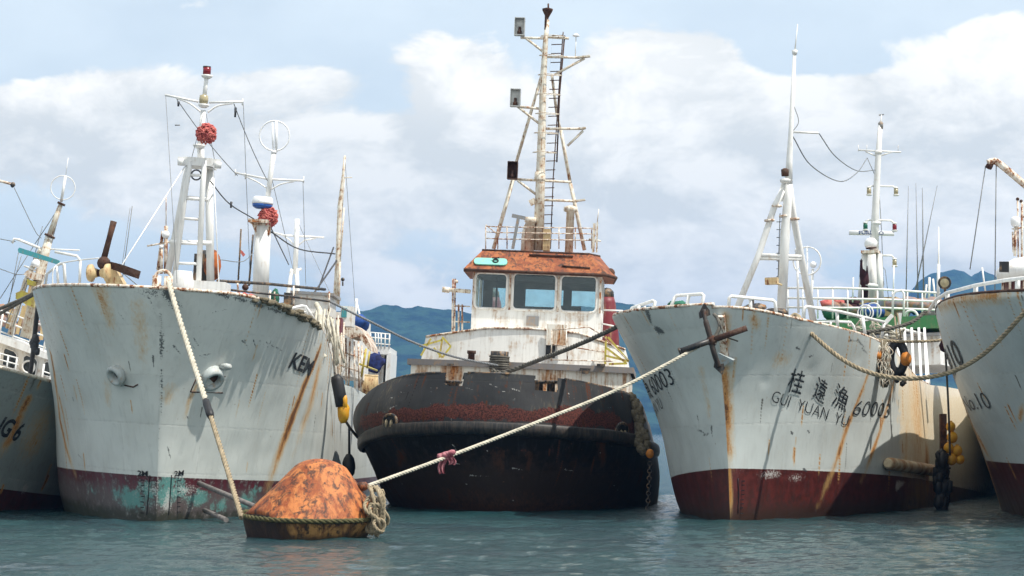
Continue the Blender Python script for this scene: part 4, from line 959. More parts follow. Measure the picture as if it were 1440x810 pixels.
# ================================================================== 2. TUGBOAT
FT = Frame(706, 75, yaw=3.4, heel=2.4)
HT = Hull(FT, 32, {-1: [(0, 4.30), (1, 4.22), (2.25, 3.96), (2.9, 3.77), (3.8, 3.42), (5, 2.95), (7, 2.6), (32, 2.4)], 1: [(0, 4.30), (1.74, 4.06), (3.9, 3.84), (5, 3.68), (7, 3.35), (10, 3.1), (32, 3.1)]},
          stem=[(-1, 1.6), (0, .9), (1.5, .2), (2.6, -.1), (4.5, .15)],
          le=[(-1, 10), (0, 9), (2.5, 7), (4.5, 7)], pe=[(-1, 1.8), (0, 2), (2.5, 2.4), (4.5, 2.4)], qe=[(-1, 1.5), (0, 1.7), (2.5, 2.1), (4.5, 2.1)],
          bl=[(-1, 4.0), (0, 4.6), (1.4, 5.05), (2.5, 5.5), (4.5, 4.8)], br=[(-1, 4.7), (0, 4.8), (1.4, 4.8), (2.5, 4.5), (4.5, 3.95)], seed=4, nrow=150, ncol=320, dent=.022)
def ZB(u, sd):          # height of the rubbing belt
    return np.interp(u, [0, 1.2, 2.5, 4, 6, 30], [2.57, 2.44, 2.20, 1.98, 1.78, 1.6]) if sd < 0 else np.interp(u, [0, 1.5, 3, 4.5, 6, 30], [2.57, 2.50, 2.36, 2.2, 2.08, 1.8])
A = std_masks(HT, lambda y: 0.55 + 0 * y)
for sd in (-1, 1):
    U = np.repeat(HT.uu[:, None], HT.nrow, 1); Z = HT.G[sd][..., 2]; zb = ZB(U, sd)
    A['boot'][sd] = Z - zb; rag_ = fbm(HT.G[sd] * np.array([1.1, 1.1, .4]) + 3, 4, 8) - .5
    A['teal'][sd] = np.clip(1 - np.abs(Z - (zb + .50 - .02 * U) - rag_ * .30) / (.36 + rag_ * .4), 0, 1) * 1.35 * (1 - sst(U, 2.2, 4.5))
    A['grime'][sd] = .12 * sst(1.6 - Z, 0, 1.2)
    A['rust'][sd] = np.clip(.24 * sst(1.2 - Z, 0, 1.2), 0, 1)
for x0, y0, x1, y1, r0, a in [(845, 620, 848, 660, .18, .7), (565, 640, 562, 660, .2, .7), (700, 640, 705, 665, .25, .5), (630, 690, 634, 712, .10, .7), (745, 640, 742, 668, .1, .6)]: HT.stroke(A['rust'], [(x0, y0), (x1, y1)], r0 * 1.6, r0 * .8, a * .7)
for q in [((655, 545), (668, 550)), ((690, 540), (705, 548)), ((720, 547), (735, 552)), ((636, 626), (645, 640)), ((722, 659), (740, 661)), ((795, 660), (812, 664)), ((548, 575), (560, 568)), ((530, 590), (545, 575)), ((660, 668), (700, 670)), ((530, 580), (540, 600))]: HT.stroke(A['pale'], list(q), .07, .04, .55)
rt = FT.root('tugboat', label='black hulled tugboat with rusty orange wheelhouse roof and tall ladder mast', cat='tugboat')
# two cut-outs in the bulwark (x across, y, z in the tug's frame)
n1 = (HT.locate(628, 530, -1), HT.locate(653, 530, -1)); n2 = (HT.locate(751, 532, 1), HT.locate(784, 536, 1))
xs1 = sorted(HT.pt(*q)[0] for q in n1); xs2 = sorted(HT.pt(*q)[0] for q in n2)
rng = random.Random(8)
for k in range(95):
    x = rng.uniform(520, 905); y = rng.choice([rng.uniform(535, 575), rng.uniform(535, 600), rng.uniform(625, 705)]); L_ = rng.uniform(2, 12); ru_ = rng.random() < .45; v_ = ru_ or rng.random() < .3
    HT.stroke(A['rust' if ru_ else 'pale'], [(x, y), (x + (rng.uniform(-2, 2) if v_ else L_), y + (L_ if v_ else rng.uniform(-2, 2)))], rng.uniform(.03, .06), .02, rng.uniform(.3, .55))
for sd_ in (-1, 1): HT.drips(A, sd_, 70, 31 + sd_, 12)
HT.build(rt, 'hull_black', A, inner=.10, notch=lambda sd, c_, pr: (((c_[:, 0] > xs1[0]) & (c_[:, 0] < xs1[1]) & (c_[:, 2] > 3.86) & (c_[:, 1] < 3)) | ((c_[:, 0] > xs2[0]) & (c_[:, 0] < xs2[1]) & (c_[:, 2] > 3.80) & (c_[:, 1] < 3))))
b = MB()
for sd in (-1, 1):
    pts = HT.rail_pts(sd, 0, 30, .0, .05, 160); cut = xs1 if sd < 0 else xs2; run = []
    for p in pts + [None]:
        if p is None or (cut[0] < p.x < cut[1] and p.y < 3):
            if len(run) > 1: b.path(run, .045, 6)
            run = []
        else: run.append(p)
b.build('cap_rail', 'dark_steel', rt)
# rubbing belt: a heavy half-round standing proud of the skin
b = MB(); secs = [(-.02, .22), (.10, .21), (.145, .16), (.155, .0), (.13, -.12), (.07, -.19), (-.02, -.22)]
cols = np.concatenate([-np.linspace(1, 0, 90)[:-1] ** 1.6 * 30, np.linspace(0, 1, 90) ** 1.6 * 30]); vs = []; fs = []
for c_ in cols:
    sd = -1 if c_ < 0 else 1; u_ = max(abs(c_), .02); z0 = float(ZB(u_, sd)); P0 = HT.point(sd, np.array([u_]), np.array([z0]))[0]; P1 = HT.point(sd, np.array([u_ + .05]), np.array([z0]))[0]
    tn = np.array([P1[0] - P0[0], P1[1] - P0[1]]); tn /= np.linalg.norm(tn); nn = np.array([tn[1], -tn[0]]) * sd
    if abs(c_) < .6: k = abs(c_) / .6; nn = nn * k + np.array([0, -1]) * (1 - k); nn /= np.linalg.norm(nn)
    for o_, dz_ in secs: o2 = o_ * (1 + .35 * (vnoise(np.array([c_ * 2.3, dz_ * 3, 1.0]), 3) - .5)); z2 = .05 * (vnoise(np.array([c_ * 1.1, 2.0, 1.0]), 5) - .5); vs.append((P0[0] + nn[0] * o2, P0[1] + nn[1] * o2, z0 + dz_ + z2))
k = len(secs)
for i in range(len(cols) - 1):
    for j in range(k - 1): fs.append((i * k + j, i * k + j + 1, (i + 1) * k + j + 1, (i + 1) * k + j))
b.add(vs, fs, True); b.build('rubbing_belt', 'belt_black', rt)
# fairlead openings near the shoulders
for px, py, w0 in ((550, 593, .34), (874, 609, .42)):
    q, nn = HT.on(px, py, .02); t_ = Vector((0, 0, 1)).cross(nn).normalized(); b = MB(); m_ = MB()
    ring = [q + t_ * math.cos(a) * w0 + Vector((0, 0, 1)) * math.sin(a) * w0 * .72 for a in np.linspace(0, 2 * math.pi, 24, endpoint=False)]
    b.path(ring, .05, 7, closed=True); fl = b.build('fairlead', 'dark_steel', rt); m_.add(ring, [tuple(range(24))]); m_.build('fairlead_opening', 'dark_inside', fl)
    m_ = MB()
    for s_ in (-.14, .10): m_.lump(q + t_ * s_ + nn * .05 - Vector((0, 0, .04)), .10, int(s_ * 50), 8, (.6, .6, 1.3), .3)
    m_.build('rope_loop', 'rope_tan', fl)
for px in (640, 634, 758, 775):        # bitts seen in the cut-outs
    p = FT.p(px, 540, 76.2); b = MB(); b.lathe([(.13, -.9), (.13, .0), (.22, .03), (.24, .10), (.12, .12)], p, n=16); b.build('bitt', 'dark_steel', rt)
def lp(px, py, y): return FT.at_y(px, py, y)
def wall(mb, x0, x1, z0, z1, y, th, holes, lean=0.0):
    """upright plate facing forward with rounded window openings cut as strips; holes = (x0, x1, z0, z1)"""
    xs = sorted({x0, x1} | {h[0] for h in holes} | {h[1] for h in holes}); zs = sorted({z0, z1} | {h[2] for h in holes} | {h[3] for h in holes})
    for a, b_ in zip(xs, xs[1:]):
        for c_, d_ in zip(zs, zs[1:]):
            mx, mz = (a + b_) / 2, (c_ + d_) / 2
            if any(h[0] < mx < h[1] and h[2] < mz < h[3] for h in holes): continue
            mb.box(a, b_, y, y + th, c_, d_)
Y1 = 6.2
# main deckhouse
a_, c_ = lp(578, 512, Y1), lp(886, 526, Y1); zt = (a_.z + c_.z) / 2
b = MB(); xl, xr = a_.x, c_.x; cx = (xl + xr) / 2
arc = lambda x0, x1, y0, bow, n=18: [(x0 + (x1 - x0) * i / n, y0 - bow * (1 - (2 * i / n - 1) ** 2)) for i in range(n + 1)]
def drum(mb, x0, x1, y0, bow, depth, z0, z1, in1=0.0, smooth=True):
    """a house with a bowed front; in1 draws its top edge inward"""
    lo = arc(x0, x1, y0, bow); hi = arc(x0 + in1, x1 - in1, y0 + in1 * .5, bow)
    L0 = [Vector((x, y, z0)) for x, y in lo] + [Vector((x1, y0 + depth, z0)), Vector((x0, y0 + depth, z0))]
    L1 = [Vector((x, y, z1(x) if callable(z1) else z1)) for x, y in hi] + [Vector((x1 - in1, y0 + depth, z1(x1) if callable(z1) else z1)), Vector((x0 + in1, y0 + depth, z1(x0) if callable(z1) else z1))]
    k = len(L0); mb.add(L0 + L1, [(i, (i + 1) % k, k + (i + 1) % k, k + i) for i in range(k)] + [tuple(range(k, 2 * k))], False)
drum(b, xl, xr, Y1, .7, 9, 1.6, zt); dh = b.build('deckhouse', 'house_runs', rt)
b = MB(); drum(b, xl - .12, xr + .12, Y1 - .12, .72, 9.3, zt, zt + .20); b.build('deck_edge', 'concrete_grey', dh)
for px, ln in ((640, .25), (845, .14)):
    p = lp(px, 513, 5.7); b = MB(); b.box(p.x - ln, p.x + ln, p.y - .1, p.y + .3, p.z - .03, p.z + .03); b.build('step', 'dark_steel', dh)
p = lp(822, 522, 5.45); b = MB(); b.prism([p + Vector((-.16, 0, .1)), p + Vector((.2, 0, .1)), p + Vector((.12, 0, -.08)), p + Vector((-.08, 0, -.08))], (0, .25, 0)); b.build('scupper', 'dark_steel', dh)
# bridge front bulwark
Y2 = 7.0; a_ = lp(592, 500, Y2); c_ = lp(884, 512, Y2); zl = lp(600, 474, Y2).z; zc = lp(700, 461, 6.2).z; zr = lp(880, 492, Y2).z
zf = lambda x: np.interp(x, [a_.x, -1.2, 0.4, 2.0, c_.x], [zl, zc - .03, zc, zc - .08, zr])
b = MB(); drum(b, a_.x, c_.x, Y2, .8, 7, zt + .15, zf, .14); bb_ = b.build('bridge_front', 'white_paint', rt)
b = MB(); b.path([Vector((x + .14 * (1 if x < 0 else -1) * (abs(x - (a_.x + c_.x) / 2) / 3.5), y + .05, float(zf(x)) + .02)) for x, y in arc(a_.x, c_.x, Y2, .8, 30)], .04, 6); b.build('handrail', 'white_rusty', bb_)
def plate(px0, py0, px1, py1, y, mat, name, par, th=.05):
    a, c = lp(px0, py1, y), lp(px1, py0, y); b = MB(); b.box(a.x, c.x, y - th, y, a.z, c.z); return b.build(name, mat, par)
Yb = Y2 - .80
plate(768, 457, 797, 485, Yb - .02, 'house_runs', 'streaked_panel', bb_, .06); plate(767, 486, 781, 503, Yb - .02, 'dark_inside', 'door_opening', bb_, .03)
# triangular yellow stays
b = MB()
for q in [((590, 487), (622, 478)), ((622, 474), (634, 487)), ((634, 487), (622, 503)), ((610, 489), (622, 503)), ((622, 476), (618, 503)), ((592, 500), (606, 476))]: b.bar(lp(*q[0], 6.4), lp(*q[1], 6.4), .06, .06)
b.build('stay_bracket', 'yellow_paint', rt)
b = MB()
for q in [((852, 473), (851, 512)), ((851, 488), (880, 510)), ((851, 500), (884, 508)), ((856, 512), (882, 511)), ((855, 474), (884, 508))]: b.bar(lp(*q[0], 6.35), lp(*q[1], 6.35), .07, .07)
b.build('stay_bracket', 'yellow_paint', rt)
b = MB()
for q in [((775, 508), (776, 464)), ((776, 464), (828, 460)), ((828, 460), (845, 470)), ((845, 470), (884, 508)), ((776, 484), (850, 495)), ((776, 506), (862, 508)), ((796, 464), (798, 508))]: b.tube(lp(*q[0], 5.95), lp(*q[1], 5.95), .022, n=6)
b.build('guard_rail', 'white_rusty', rt)
# towing bitt with coils
p = lp(702, 512, 5.1); b = MB(); b.lathe([(.27, -.9), (.27, .15), (.30, .18), (.30, .42), (.0, .43)], p, n=22); tb = b.build('towing_bitt', 'dark_steel', rt)
b = MB()
for k in range(6): b.ring(p + Vector((0, 0, -.14 + k * .075)), .30 + .01 * (k % 2), .04, (.03 * (k % 3 - 1), .02, 1), 26, 6)
b.build('rope_coils', 'rope_dark', tb)
p = lp(663, 498, 5.9); b = MB(); b.lathe([(.12, -.3), (.11, .0), (.15, .02), (.15, .12)], p, n=14); b.build('bitt', 'rusty_iron', rt)
# wheelhouse
Y3 = 7.6; wx0, wx1 = lp(663, 440, Y3).x, lp(845, 440, Y3).x; wz0, wz1 = lp(750, 470, Y3).z, lp(750, 381, Y3).z; DP = 3.6
def hole(px0, py0, px1, py1, y=Y3): a, c = lp(px0, py1, y), lp(px1, py0, y); return (a.x, c.x, a.z, c.z)
H3 = [hole(667, 385, 714, 433), hole(720, 386, 783, 435), hole(787, 389, 840, 438)]
b = MB(); wall(b, wx0, wx1, wz0, wz1, Y3, .10, H3)
rear = [(wx0 + .45, wx0 + 1.2, wz1 - 1.4, wz1 - .42), (wx0 + 1.62, wx1 - 1.45, wz1 - 1.4, wz1 - .42), (wx1 - 1.15, wx1 - .3, wz1 - 1.4, wz1 - .42)]
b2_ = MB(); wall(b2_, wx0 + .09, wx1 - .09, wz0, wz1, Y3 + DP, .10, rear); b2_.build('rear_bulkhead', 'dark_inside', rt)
for x_, s_ in ((wx0, 1), (wx1, -1)):     # side walls with two openings
    ys_ = [Y3 + .10, Y3 + .35, Y3 + 1.55, Y3 + 1.85, Y3 + 3.1, Y3 + DP]
    for i in range(5):
        y0, y1 = ys_[i], ys_[i + 1]
        if i in (1, 3): b.box(x_, x_ + s_ * .08, y0, y1, wz0, wz1 - 1.35); b.box(x_, x_ + s_ * .08, y0, y1, wz1 - .22, wz1)
        else: b.box(x_, x_ + s_ * .08, y0, y1, wz0, wz1)
wh = b.build('wheelhouse', 'white_paint', rt)
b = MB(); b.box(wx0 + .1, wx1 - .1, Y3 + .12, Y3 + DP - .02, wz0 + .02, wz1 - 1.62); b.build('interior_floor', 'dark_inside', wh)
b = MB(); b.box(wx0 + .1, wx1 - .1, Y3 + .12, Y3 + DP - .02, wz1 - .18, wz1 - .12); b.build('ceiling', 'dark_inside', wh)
for h in H3:                              # frames with rounded corners, panes, and sill
    b = MB(); r_ = .16; pts = []
    for cx_, cz_, a0 in ((h[1] - r_, h[3] - r_, 0), (h[0] + r_, h[3] - r_, 90), (h[0] + r_, h[2] + r_, 180), (h[1] - r_, h[2] + r_, 270)):
        for k in range(5): a = R(a0 + k * 22.5); pts.append(Vector((cx_ + math.cos(a) * r_, Y3 - .02, cz_ + math.sin(a) * r_)))
    b.path(pts, .045, 6, closed=True)
    # corner gussets that round the opening
    for (xc, zc_), idx in (((h[1], h[3]), range(0, 5)), ((h[0], h[3]), range(5, 10)), ((h[0], h[2]), range(10, 15)), ((h[1], h[2]), range(15, 20))):
        b.prism([Vector((xc, Y3 + .004, zc_))] + [pts[i] + Vector((0, .024, 0)) for i in idx], (0, .05, 0))
    wf = b.build('window_frame', 'white_paint', wh)
    g = MB(); g.box(h[0], h[1], Y3 + .06, Y3 + .07, h[2], h[3]); g.build('window_pane', 'window_glass', wf)
b = MB()
for h in rear: b.box(h[0], h[1], Y3 + DP + .04, Y3 + DP + .05, h[2], h[3])
b.build('rear_pane', 'window_glass', wh)
b = MB(); b.box(wx0 + .5, wx1 - .6, Y3 + .3, Y3 + .8, H3[0][2] - .25, H3[0][2] + .06); b.box(wx0 + 1.75, wx0 + 2.9, Y3 + .3, Y3 + .7, H3[1][2] - .1, H3[1][2] + .14); b.box(wx1 - 1.4, wx1 - .7, Y3 + .35, Y3 + .7, H3[2][2] - .1, H3[2][2] + .22)
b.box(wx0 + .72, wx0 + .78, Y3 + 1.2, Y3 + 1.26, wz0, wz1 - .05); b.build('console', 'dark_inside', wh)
b = MB()
for x_ in (wx0 + .05, wx1 - .05, (H3[0][1] + H3[1][0]) / 2, (H3[1][1] + H3[2][0]) / 2): b.box(x_ - .035, x_ + .035, Y3 - .03, Y3 + .002, wz0 + .8, wz1)
b.build('mullion_strip', 'white_rusty', wh)
# roof with sloping rusty front
e0, e1 = lp(652, 379, Y3 - .3), lp(851, 388, Y3 - .3); t0, t1 = lp(679, 351, Y3 + .5), lp(828, 356, Y3 + .5)
zb_ = wz1 - .02; b = MB(); V = []
rf = [Vector((e0.x, Y3 - .3, zb_)), Vector((e1.x + .05, Y3 - .3, zb_)), Vector((e1.x + .35, Y3 + 1.0, zb_)), Vector((e1.x + .2, Y3 + DP + .3, zb_)), Vector((e0.x - .1, Y3 + DP + .3, zb_))]
zt_ = t0.z - .02; tp = [Vector((t0.x, Y3 + .45, zt_)), Vector((t1.x, Y3 + .45, zt_)), Vector((t1.x + .35, Y3 + 1.4, zt_)), Vector((t1.x + .3, Y3 + DP, zt_)), Vector((t0.x, Y3 + DP, zt_))]
lo = [q - Vector((0, 0, .10)) for q in rf]; k = 5
# subdivided front so that the dented plate catches the light unevenly
b.add(lo + rf + tp, [(4, 3, 2, 1, 0)] + [(i, (i + 1) % k, k + (i + 1) % k, k + i) for i in range(k)] + [(k + i, k + (i + 1) % k, 2 * k + (i + 1) % k, 2 * k + i) for i in range(k)] + [tuple(range(2 * k, 3 * k))])
roof = b.build('roof', 'rust_roof', rt)
b = MB(); b.path([rf[0] - Vector((0, 0, .05)), rf[1] - Vector((0, 0, .05)), rf[2] - Vector((0, 0, .05)), rf[3] - Vector((0, 0, .05))], .06, 6); b.path([tp[4], tp[0], tp[1], tp[2]], .045, 6); b.build('gutter', 'rusty_iron', roof)
def on_roof(px, py):
    n_ = (rf[1] - rf[0]).cross(tp[0] - rf[0]).normalized(); c0 = FT.I @ Vector((0, 0, CAMZ)); d0 = (FT.p(px, py, 90) - c0); k = (rf[0] - c0).dot(n_) / d0.dot(n_); return c0 + d0 * k, (n_ if n_.y < 0 else -n_)
pts = []
for cx_, s_ in ((671, -1), (709, 1)):
    for k in range(7): a = R(90 - 30 * k if s_ > 0 else 270 - 30 * k); pts.append(on_roof(cx_ + math.cos(a) * 4.5, 368.6 + (cx_ - 671) * .03 - math.sin(a) * 4.5)[0])
nrm = on_roof(690, 368)[1]; b = MB(); b.prism([q + nrm * .01 for q in pts], nrm * .05); sg = b.build('name_board', 'mint_sign', roof)
b = MB(); p0 = on_roof(697, 369)[0] + nrm * .075; b.ring(p0, .09, .025, nrm, 12, 5); b.bar(p0 + Vector((-.12, 0, .09)), p0 + Vector((.12, 0, .10)), .03, .04); b.build('faded_mark', 'ink_black', sg)
b = MB(); b.path([on_roof(744, 360)[0] + nrm * .05, on_roof(806, 362)[0] + nrm * .05], .035, 6).path([on_roof(790, 375)[0] + nrm * .04, on_roof(802, 376)[0] + nrm * .04, on_roof(830, 378)[0] + nrm * .04], .03, 6); b.build('roof_pipe', 'rusty_iron', roof)
plate(740, 445, 758, 458, Y3 - .01, 'grey_paint', 'notice_plate', wh, .04)
# rails, lamps and stub stacks on the roof
b = MB(); Yr = Y3 + .8
for x in (683, 700, 713, 786, 809, 832): b.tube(lp(x, 350, Yr), lp(x, 318 + (x - 700) * .02, Yr), .022, n=6)
for y in (318, 326, 335): b.path([lp(683, y, Yr + .6), lp(700, y + 1, Yr), lp(832, y + 3, Yr), lp(840, y + 6, Yr + 1)], .02, 6)
b.path([lp(683, 316, Yr), lp(700, 330, Yr)], .02, 6); b.build('roof_rail', 'white_rusty', roof)
b = MB(); b.lathe([(.14, -.9), (.14, .72), (.24, .76), (.24, .90), (.10, .95)], lp(801, 328, Yr + .4), n=16); b.build('stub_vent', 'mast_paint', roof)
b = MB(); b.lathe([(.17, -.6), (.17, .42), (.20, .44), (.20, .6)], lp(745, 330, Yr + .6), n=16).lathe([(.24, -.6), (.22, .3), (.14, .6)], lp(742, 340, Yr + .9), n=14); b.build('stub_vent', 'mast_paint', roof)
b = MB(); b.bar(lp(721, 350, Yr), lp(729, 306, Yr), .12, .10); b.bar(lp(720, 303, Yr), lp(739, 307, Yr), .10, .12); b.build('aerial_stand', 'grey_paint', roof)
b = MB(); b.bar(lp(834, 355, Yr), lp(836, 314, Yr), .09, .09).bar(lp(839, 355, Yr), lp(840, 312, Yr), .06, .06).tube(lp(828, 336, Yr), lp(845, 339, Yr), .03).tube(lp(840, 312, Yr), lp(842, 294, Yr), .015); b.build('lamp_post', 'mast_paint', roof)
lbox(FT, 763, 322, 774, 352, 83.4, .5).build('stub_box', 'cream_paint', roof)
# mast
Ym = Y3 + 1.6; q_ = lambda px, py, dy=0: lp(px, py, Ym + dy)
b = MB(); b.path([q_(757, 352), (q_(760, 250)), q_(764, 110), q_(767, 60), q_(770, 28)], [.19, .16, .115, .09, .065], 16); b.lathe([(.19, 0), (.20, .04), (.18, .30)], q_(759, 254), n=16)
mast = b.build('mast', 'mast_paint', rt)
b = MB(); b.path([q_(768, 42), q_(769, 18)], .07, 10).lathe([(.05, -.25), (.18, .0), (.19, .06), (.06, .1)], q_(770, 15), n=12).tube(q_(771, 12), q_(771, 5), .03); b.build('mast_cap', 'rusty_iron', mast)
b = MB()
for x0, y0, x1, y1, r in [(765, 95, 724, 235, .055), (722, 250, 694, 350, .07), (788, 180, 802, 258, .06), (802, 258, 822, 352, .065), (776, 105, 783, 160, .05), (783, 160, 789, 185, .04)]: b.tube(q_(x0, y0, .3), q_(x1, y1, .6), r, n=8)
b.build('mast_stay', 'mast_paint', mast)
b = MB()
for x0, y0, x1, y1 in [(732, 53, 768, 54), (740, 54, 768, 76), (728, 150, 762, 153), (728, 150, 760, 175), (724, 252, 803, 256), (728, 254, 756, 275), (770, 80, 815, 81), (780, 105, 822, 82), (768, 181, 822, 181), (798, 205, 820, 184), (762, 281, 812, 283), (768, 52, 800, 54)]: b.tube(q_(x0, y0), q_(x1, y1), .045, n=7)
b.bar(q_(812, 81), q_(830, 79), .3, .05).bar(q_(814, 181), q_(824, 180), .3, .05).bar(q_(806, 283), q_(823, 281), .3, .05).bar(q_(745, 286), q_(753, 282), .2, .2); b.build('lamp_bracket', 'mast_paint', mast)
lad = MB()
for sx in (0, 1): lad.path([q_(*p_) for p_ in (((761, 350), (764, 250), (772, 110), (777, 52)), ((774, 350), (778, 250), (787, 110), (792, 45)))[sx]], .022 if sx else .001, 6)
for k in range(24): y = 340 - k * 12.6; f = (350 - y) / 300; lad.tube(q_(762 + 14 * f, y), q_(775 + 16 * f, y - .5), .018, n=6)
lad.path([q_(783, 228), q_(787, 130), q_(794, 50)], .03, 6); la = lad.build('ladder', 'rusty_iron', mast)
b = MB()
for k in range(7):
    y = 52 + k * 27.2; x = 779 - k * 1.9; c0 = q_(x + 1, y); b.path([c0 + Vector((math.cos(a) * .42 - .06, -.35 * math.sin(a) - .05, 0)) for a in np.linspace(0, math.pi, 12)], .014, 5); b.tube(c0 + Vector((-.48, -.05, 0)), c0 + Vector((.36, -.05, 0)), .014, n=5)
b.build('ladder_hoop', 'mast_paint', la)
for px, py, m_ in ((731, 38, 'alu'), (725, 138, 'alu'), (721, 240, 'rusty_iron')):      # box lanterns
    p = q_(px, py); b = MB(); b.box(p.x - .16, p.x + .16, p.y + .02, p.y + .10, p.z - .28, p.z + .28); b.box(p.x - .17, p.x + .17, p.y - .20, p.y + .1, p.z - .31, p.z - .28).box(p.x - .17, p.x + .17, p.y - .20, p.y + .1, p.z + .28, p.z + .31).box(p.x + .16, p.x + .18, p.y - .2, p.y + .1, p.z - .3, p.z + .3).box(p.x - .18, p.x - .16, p.y - .2, p.y + .1, p.z - .3, p.z + .3)
    lb = b.build('lamp_box', m_, mast); b = MB(); b.lathe([(.08, -.26), (.08, -.16), (.05, -.12), (.05, 0)], p + Vector((0, -.06, 0)), n=10); b.build('lamp_bulb', 'rusty_iron', lb)
b = MB(); b.tube(q_(809, 80), q_(810, 52), .02).lathe([(.02, -.02), (.12, 0), (.13, .03), (.03, .10)], q_(810, 51), n=12); b.build('antenna', 'plastic_white', mast)
# port lamp arm, bridge ladder
b = MB(); b.tube(lp(624, 407, Y3), lp(662, 410, Y3), .07).tube(lp(622, 407, Y3), lp(632, 408, Y3), .10); b.build('lamp_arm', 'mast_paint', rt)
b = MB()
for x in (636, 639, 645, 650): b.tube(lp(x, 466, Y3 + .3), lp(x + (1 if x < 640 else 0), 392 if x < 640 else 428, Y3 + .3), .035, n=6)
for y in (408, 430, 452): b.tube(lp(636, y, Y3 + .3), lp(661, y + 1, Y3 + .3), .025, n=6)
b.ball(lp(642, 396, Y3 + .3), .06); b.build('bridge_ladder', 'white_rusty', rt)
# starboard wing rails, funnel
b = MB()
for x0, y0, x1, y1 in [(846, 436, 876, 437), (876, 437, 880, 445), (880, 445, 880, 470), (846, 455, 880, 462), (846, 436, 846, 470), (843, 386, 848, 440)]: b.tube(lp(x0, y0, Y3 + .5), lp(x1, y1, Y3 + .5), .03, n=6)
b.build('wing_rail', 'white_clean', rt)
for cxp, nm in ((851, 0), (692, 1)):
    b = MB(); p = FT.at_y(cxp + (2 if nm == 0 else 0), 475, Y3 + 7); b.lathe([(.52, -1.5), (.46, .0), (.33, 1.3), (.27, 1.5)], p, (-.04, 0, 1), 24); fn = b.build('funnel', 'red_paint', rt)
    b = MB(); b.lathe([(.27, 1.5), (.26, 1.7), (.15, 1.82), (.0, 1.86)], p, (-.04, 0, 1), 24); b.build('funnel_top', 'dark_steel', fn)
b = MB(); b.ball(lp(858, 384, Y3 + 1), .17); b.build('searchlight', 'rusty_iron', rt)
# ================================================================== 3. VESSEL WITH THE BLACK ANCHOR (right of centre)
FG = Frame(1027, 68, yaw=17.5, heel=-1.6)
HG = Hull(FG, 46, {-1: [(0, 6.0), (3, 6.02), (6, 6.0), (9, 5.5), (11, 5.0), (12.5, 4.6), (20, 4.1), (30, 4.0), (46, 4.4)],
                   1: [(0, 5.92), (1.5, 5.6), (3, 5.42), (5, 5.25), (7.5, 5.02), (9, 4.85), (11, 4.5), (14, 4.1), (20, 4.0), (30, 4.0), (46, 4.4)]},
          stem=[(-1, .2), (0, 0), (1.5, -.1), (4, -.6), (6.0, -1.5)],
          le=[(-1, 15), (0, 13.5), (3, 11.5), (6.0, 7.8)], pe=[(-1, 1.7), (0, 1.8), (3, 2.1), (6.0, 2.3)], qe=[(-1, 1.15), (0, 1.2), (3, 1.38), (6.0, 1.85)],
          bl=[(-1, 3.8), (0, 4.0), (3, 4.1), (5, 4.3), (6, 4.45)], br=[(-1, 3.75), (0, 3.75), (3, 3.6), (6.0, 3.5)], seed=2, dent=.014, ncol=340, nrow=180)
A = std_masks(HG, lambda y: 1.46 - .050 * y)
ru, gr, sc, pa = A['rust'], A['grime'], A['scuff'], A['pale']
HG.stroke(ru, [(1018, 520), (1021, 570), (1024, 620), (1026, 660)], .17, .17, .85, k=1.75, soft=1.15); HG.stroke(ru, [(1026, 660), (1028, 728)], .06, .08, .6, k=1.75, soft=1.15); HG.stroke(ru, [(1034, 505), (1028, 560)], .05, .06, .6, k=1.75, soft=1.15)
HG.stroke(ru, [(986, 520), (998, 600)], .12, .1, .3, k=1.75, soft=1.15)
HG.stroke(ru, [(1222, 525), (1196, 590), (1178, 645), (1150, 712)], .08, .16, .95, side=1, k=1.75, soft=1.15); HG.stroke(ru, [(1258, 530), (1236, 610), (1210, 676)], .09, .13, .95, side=1, k=1.75, soft=1.15)
HG.stroke(ru, [(905, 600), (925, 655), (938, 690)], .30, .10, .85, side=-1, k=1.75, soft=1.15); HG.stroke(ru, [(880, 520), (900, 590)], .10, .16, .6, side=-1, k=1.75, soft=1.15)
HG.stroke(ru, [(1290, 560), (1292, 690)], 2.2, 2.2, .42, side=1, k=1.75, soft=1.15); HG.stroke(ru, [(1304, 640), (1303, 690)], .5, .5, .8, side=1, k=1.75, soft=1.15); HG.stroke(ru, [(1020, 445), (1022, 500)], .12, .08, .8, side=1, k=1.75, soft=1.15)
HG.stroke(ru, [(1060, 447), (1066, 465)], .15, .1, .5, side=1, k=1.75, soft=1.15); HG.stroke(ru, [(1095, 505), (1110, 505)], .25, .2, .35, side=1, k=1.75, soft=1.15); HG.stroke(ru, [(1275, 600), (1272, 665)], .25, .3, .4, side=1, k=1.75, soft=1.15)
for sd in (-1, 1):
    U = np.repeat(HG.uu[:, None], HG.nrow, 1); Z = HG.G[sd][..., 2]; Y_ = HG.G[sd][..., 1]
    for zz, sl in ((4.45, -.035), (3.1, -.02), (2.3, -.03)): pa[sd] = np.maximum(pa[sd], np.clip(1 - np.abs(Z - (zz + sl * Y_)) / .035, 0, 1) * .52)
    if sd > 0: A['teal'][sd] = sst(Y_ + Z * .25, 8.0, 11.5) * (A['boot'][sd] > 0); ru[sd] = np.maximum(ru[sd], .16 * sst(Y_, 8.5, 12)); gr[sd] = np.maximum(gr[sd], .30 * sst(Y_, 7, 10) * sst(3.2 - Z, 0, 2))
for q in [((910, 436), (918, 462)), ((925, 463), (935, 468))]: HG.stroke(sc, list(q), .28, .10, 1.0, side=-1)
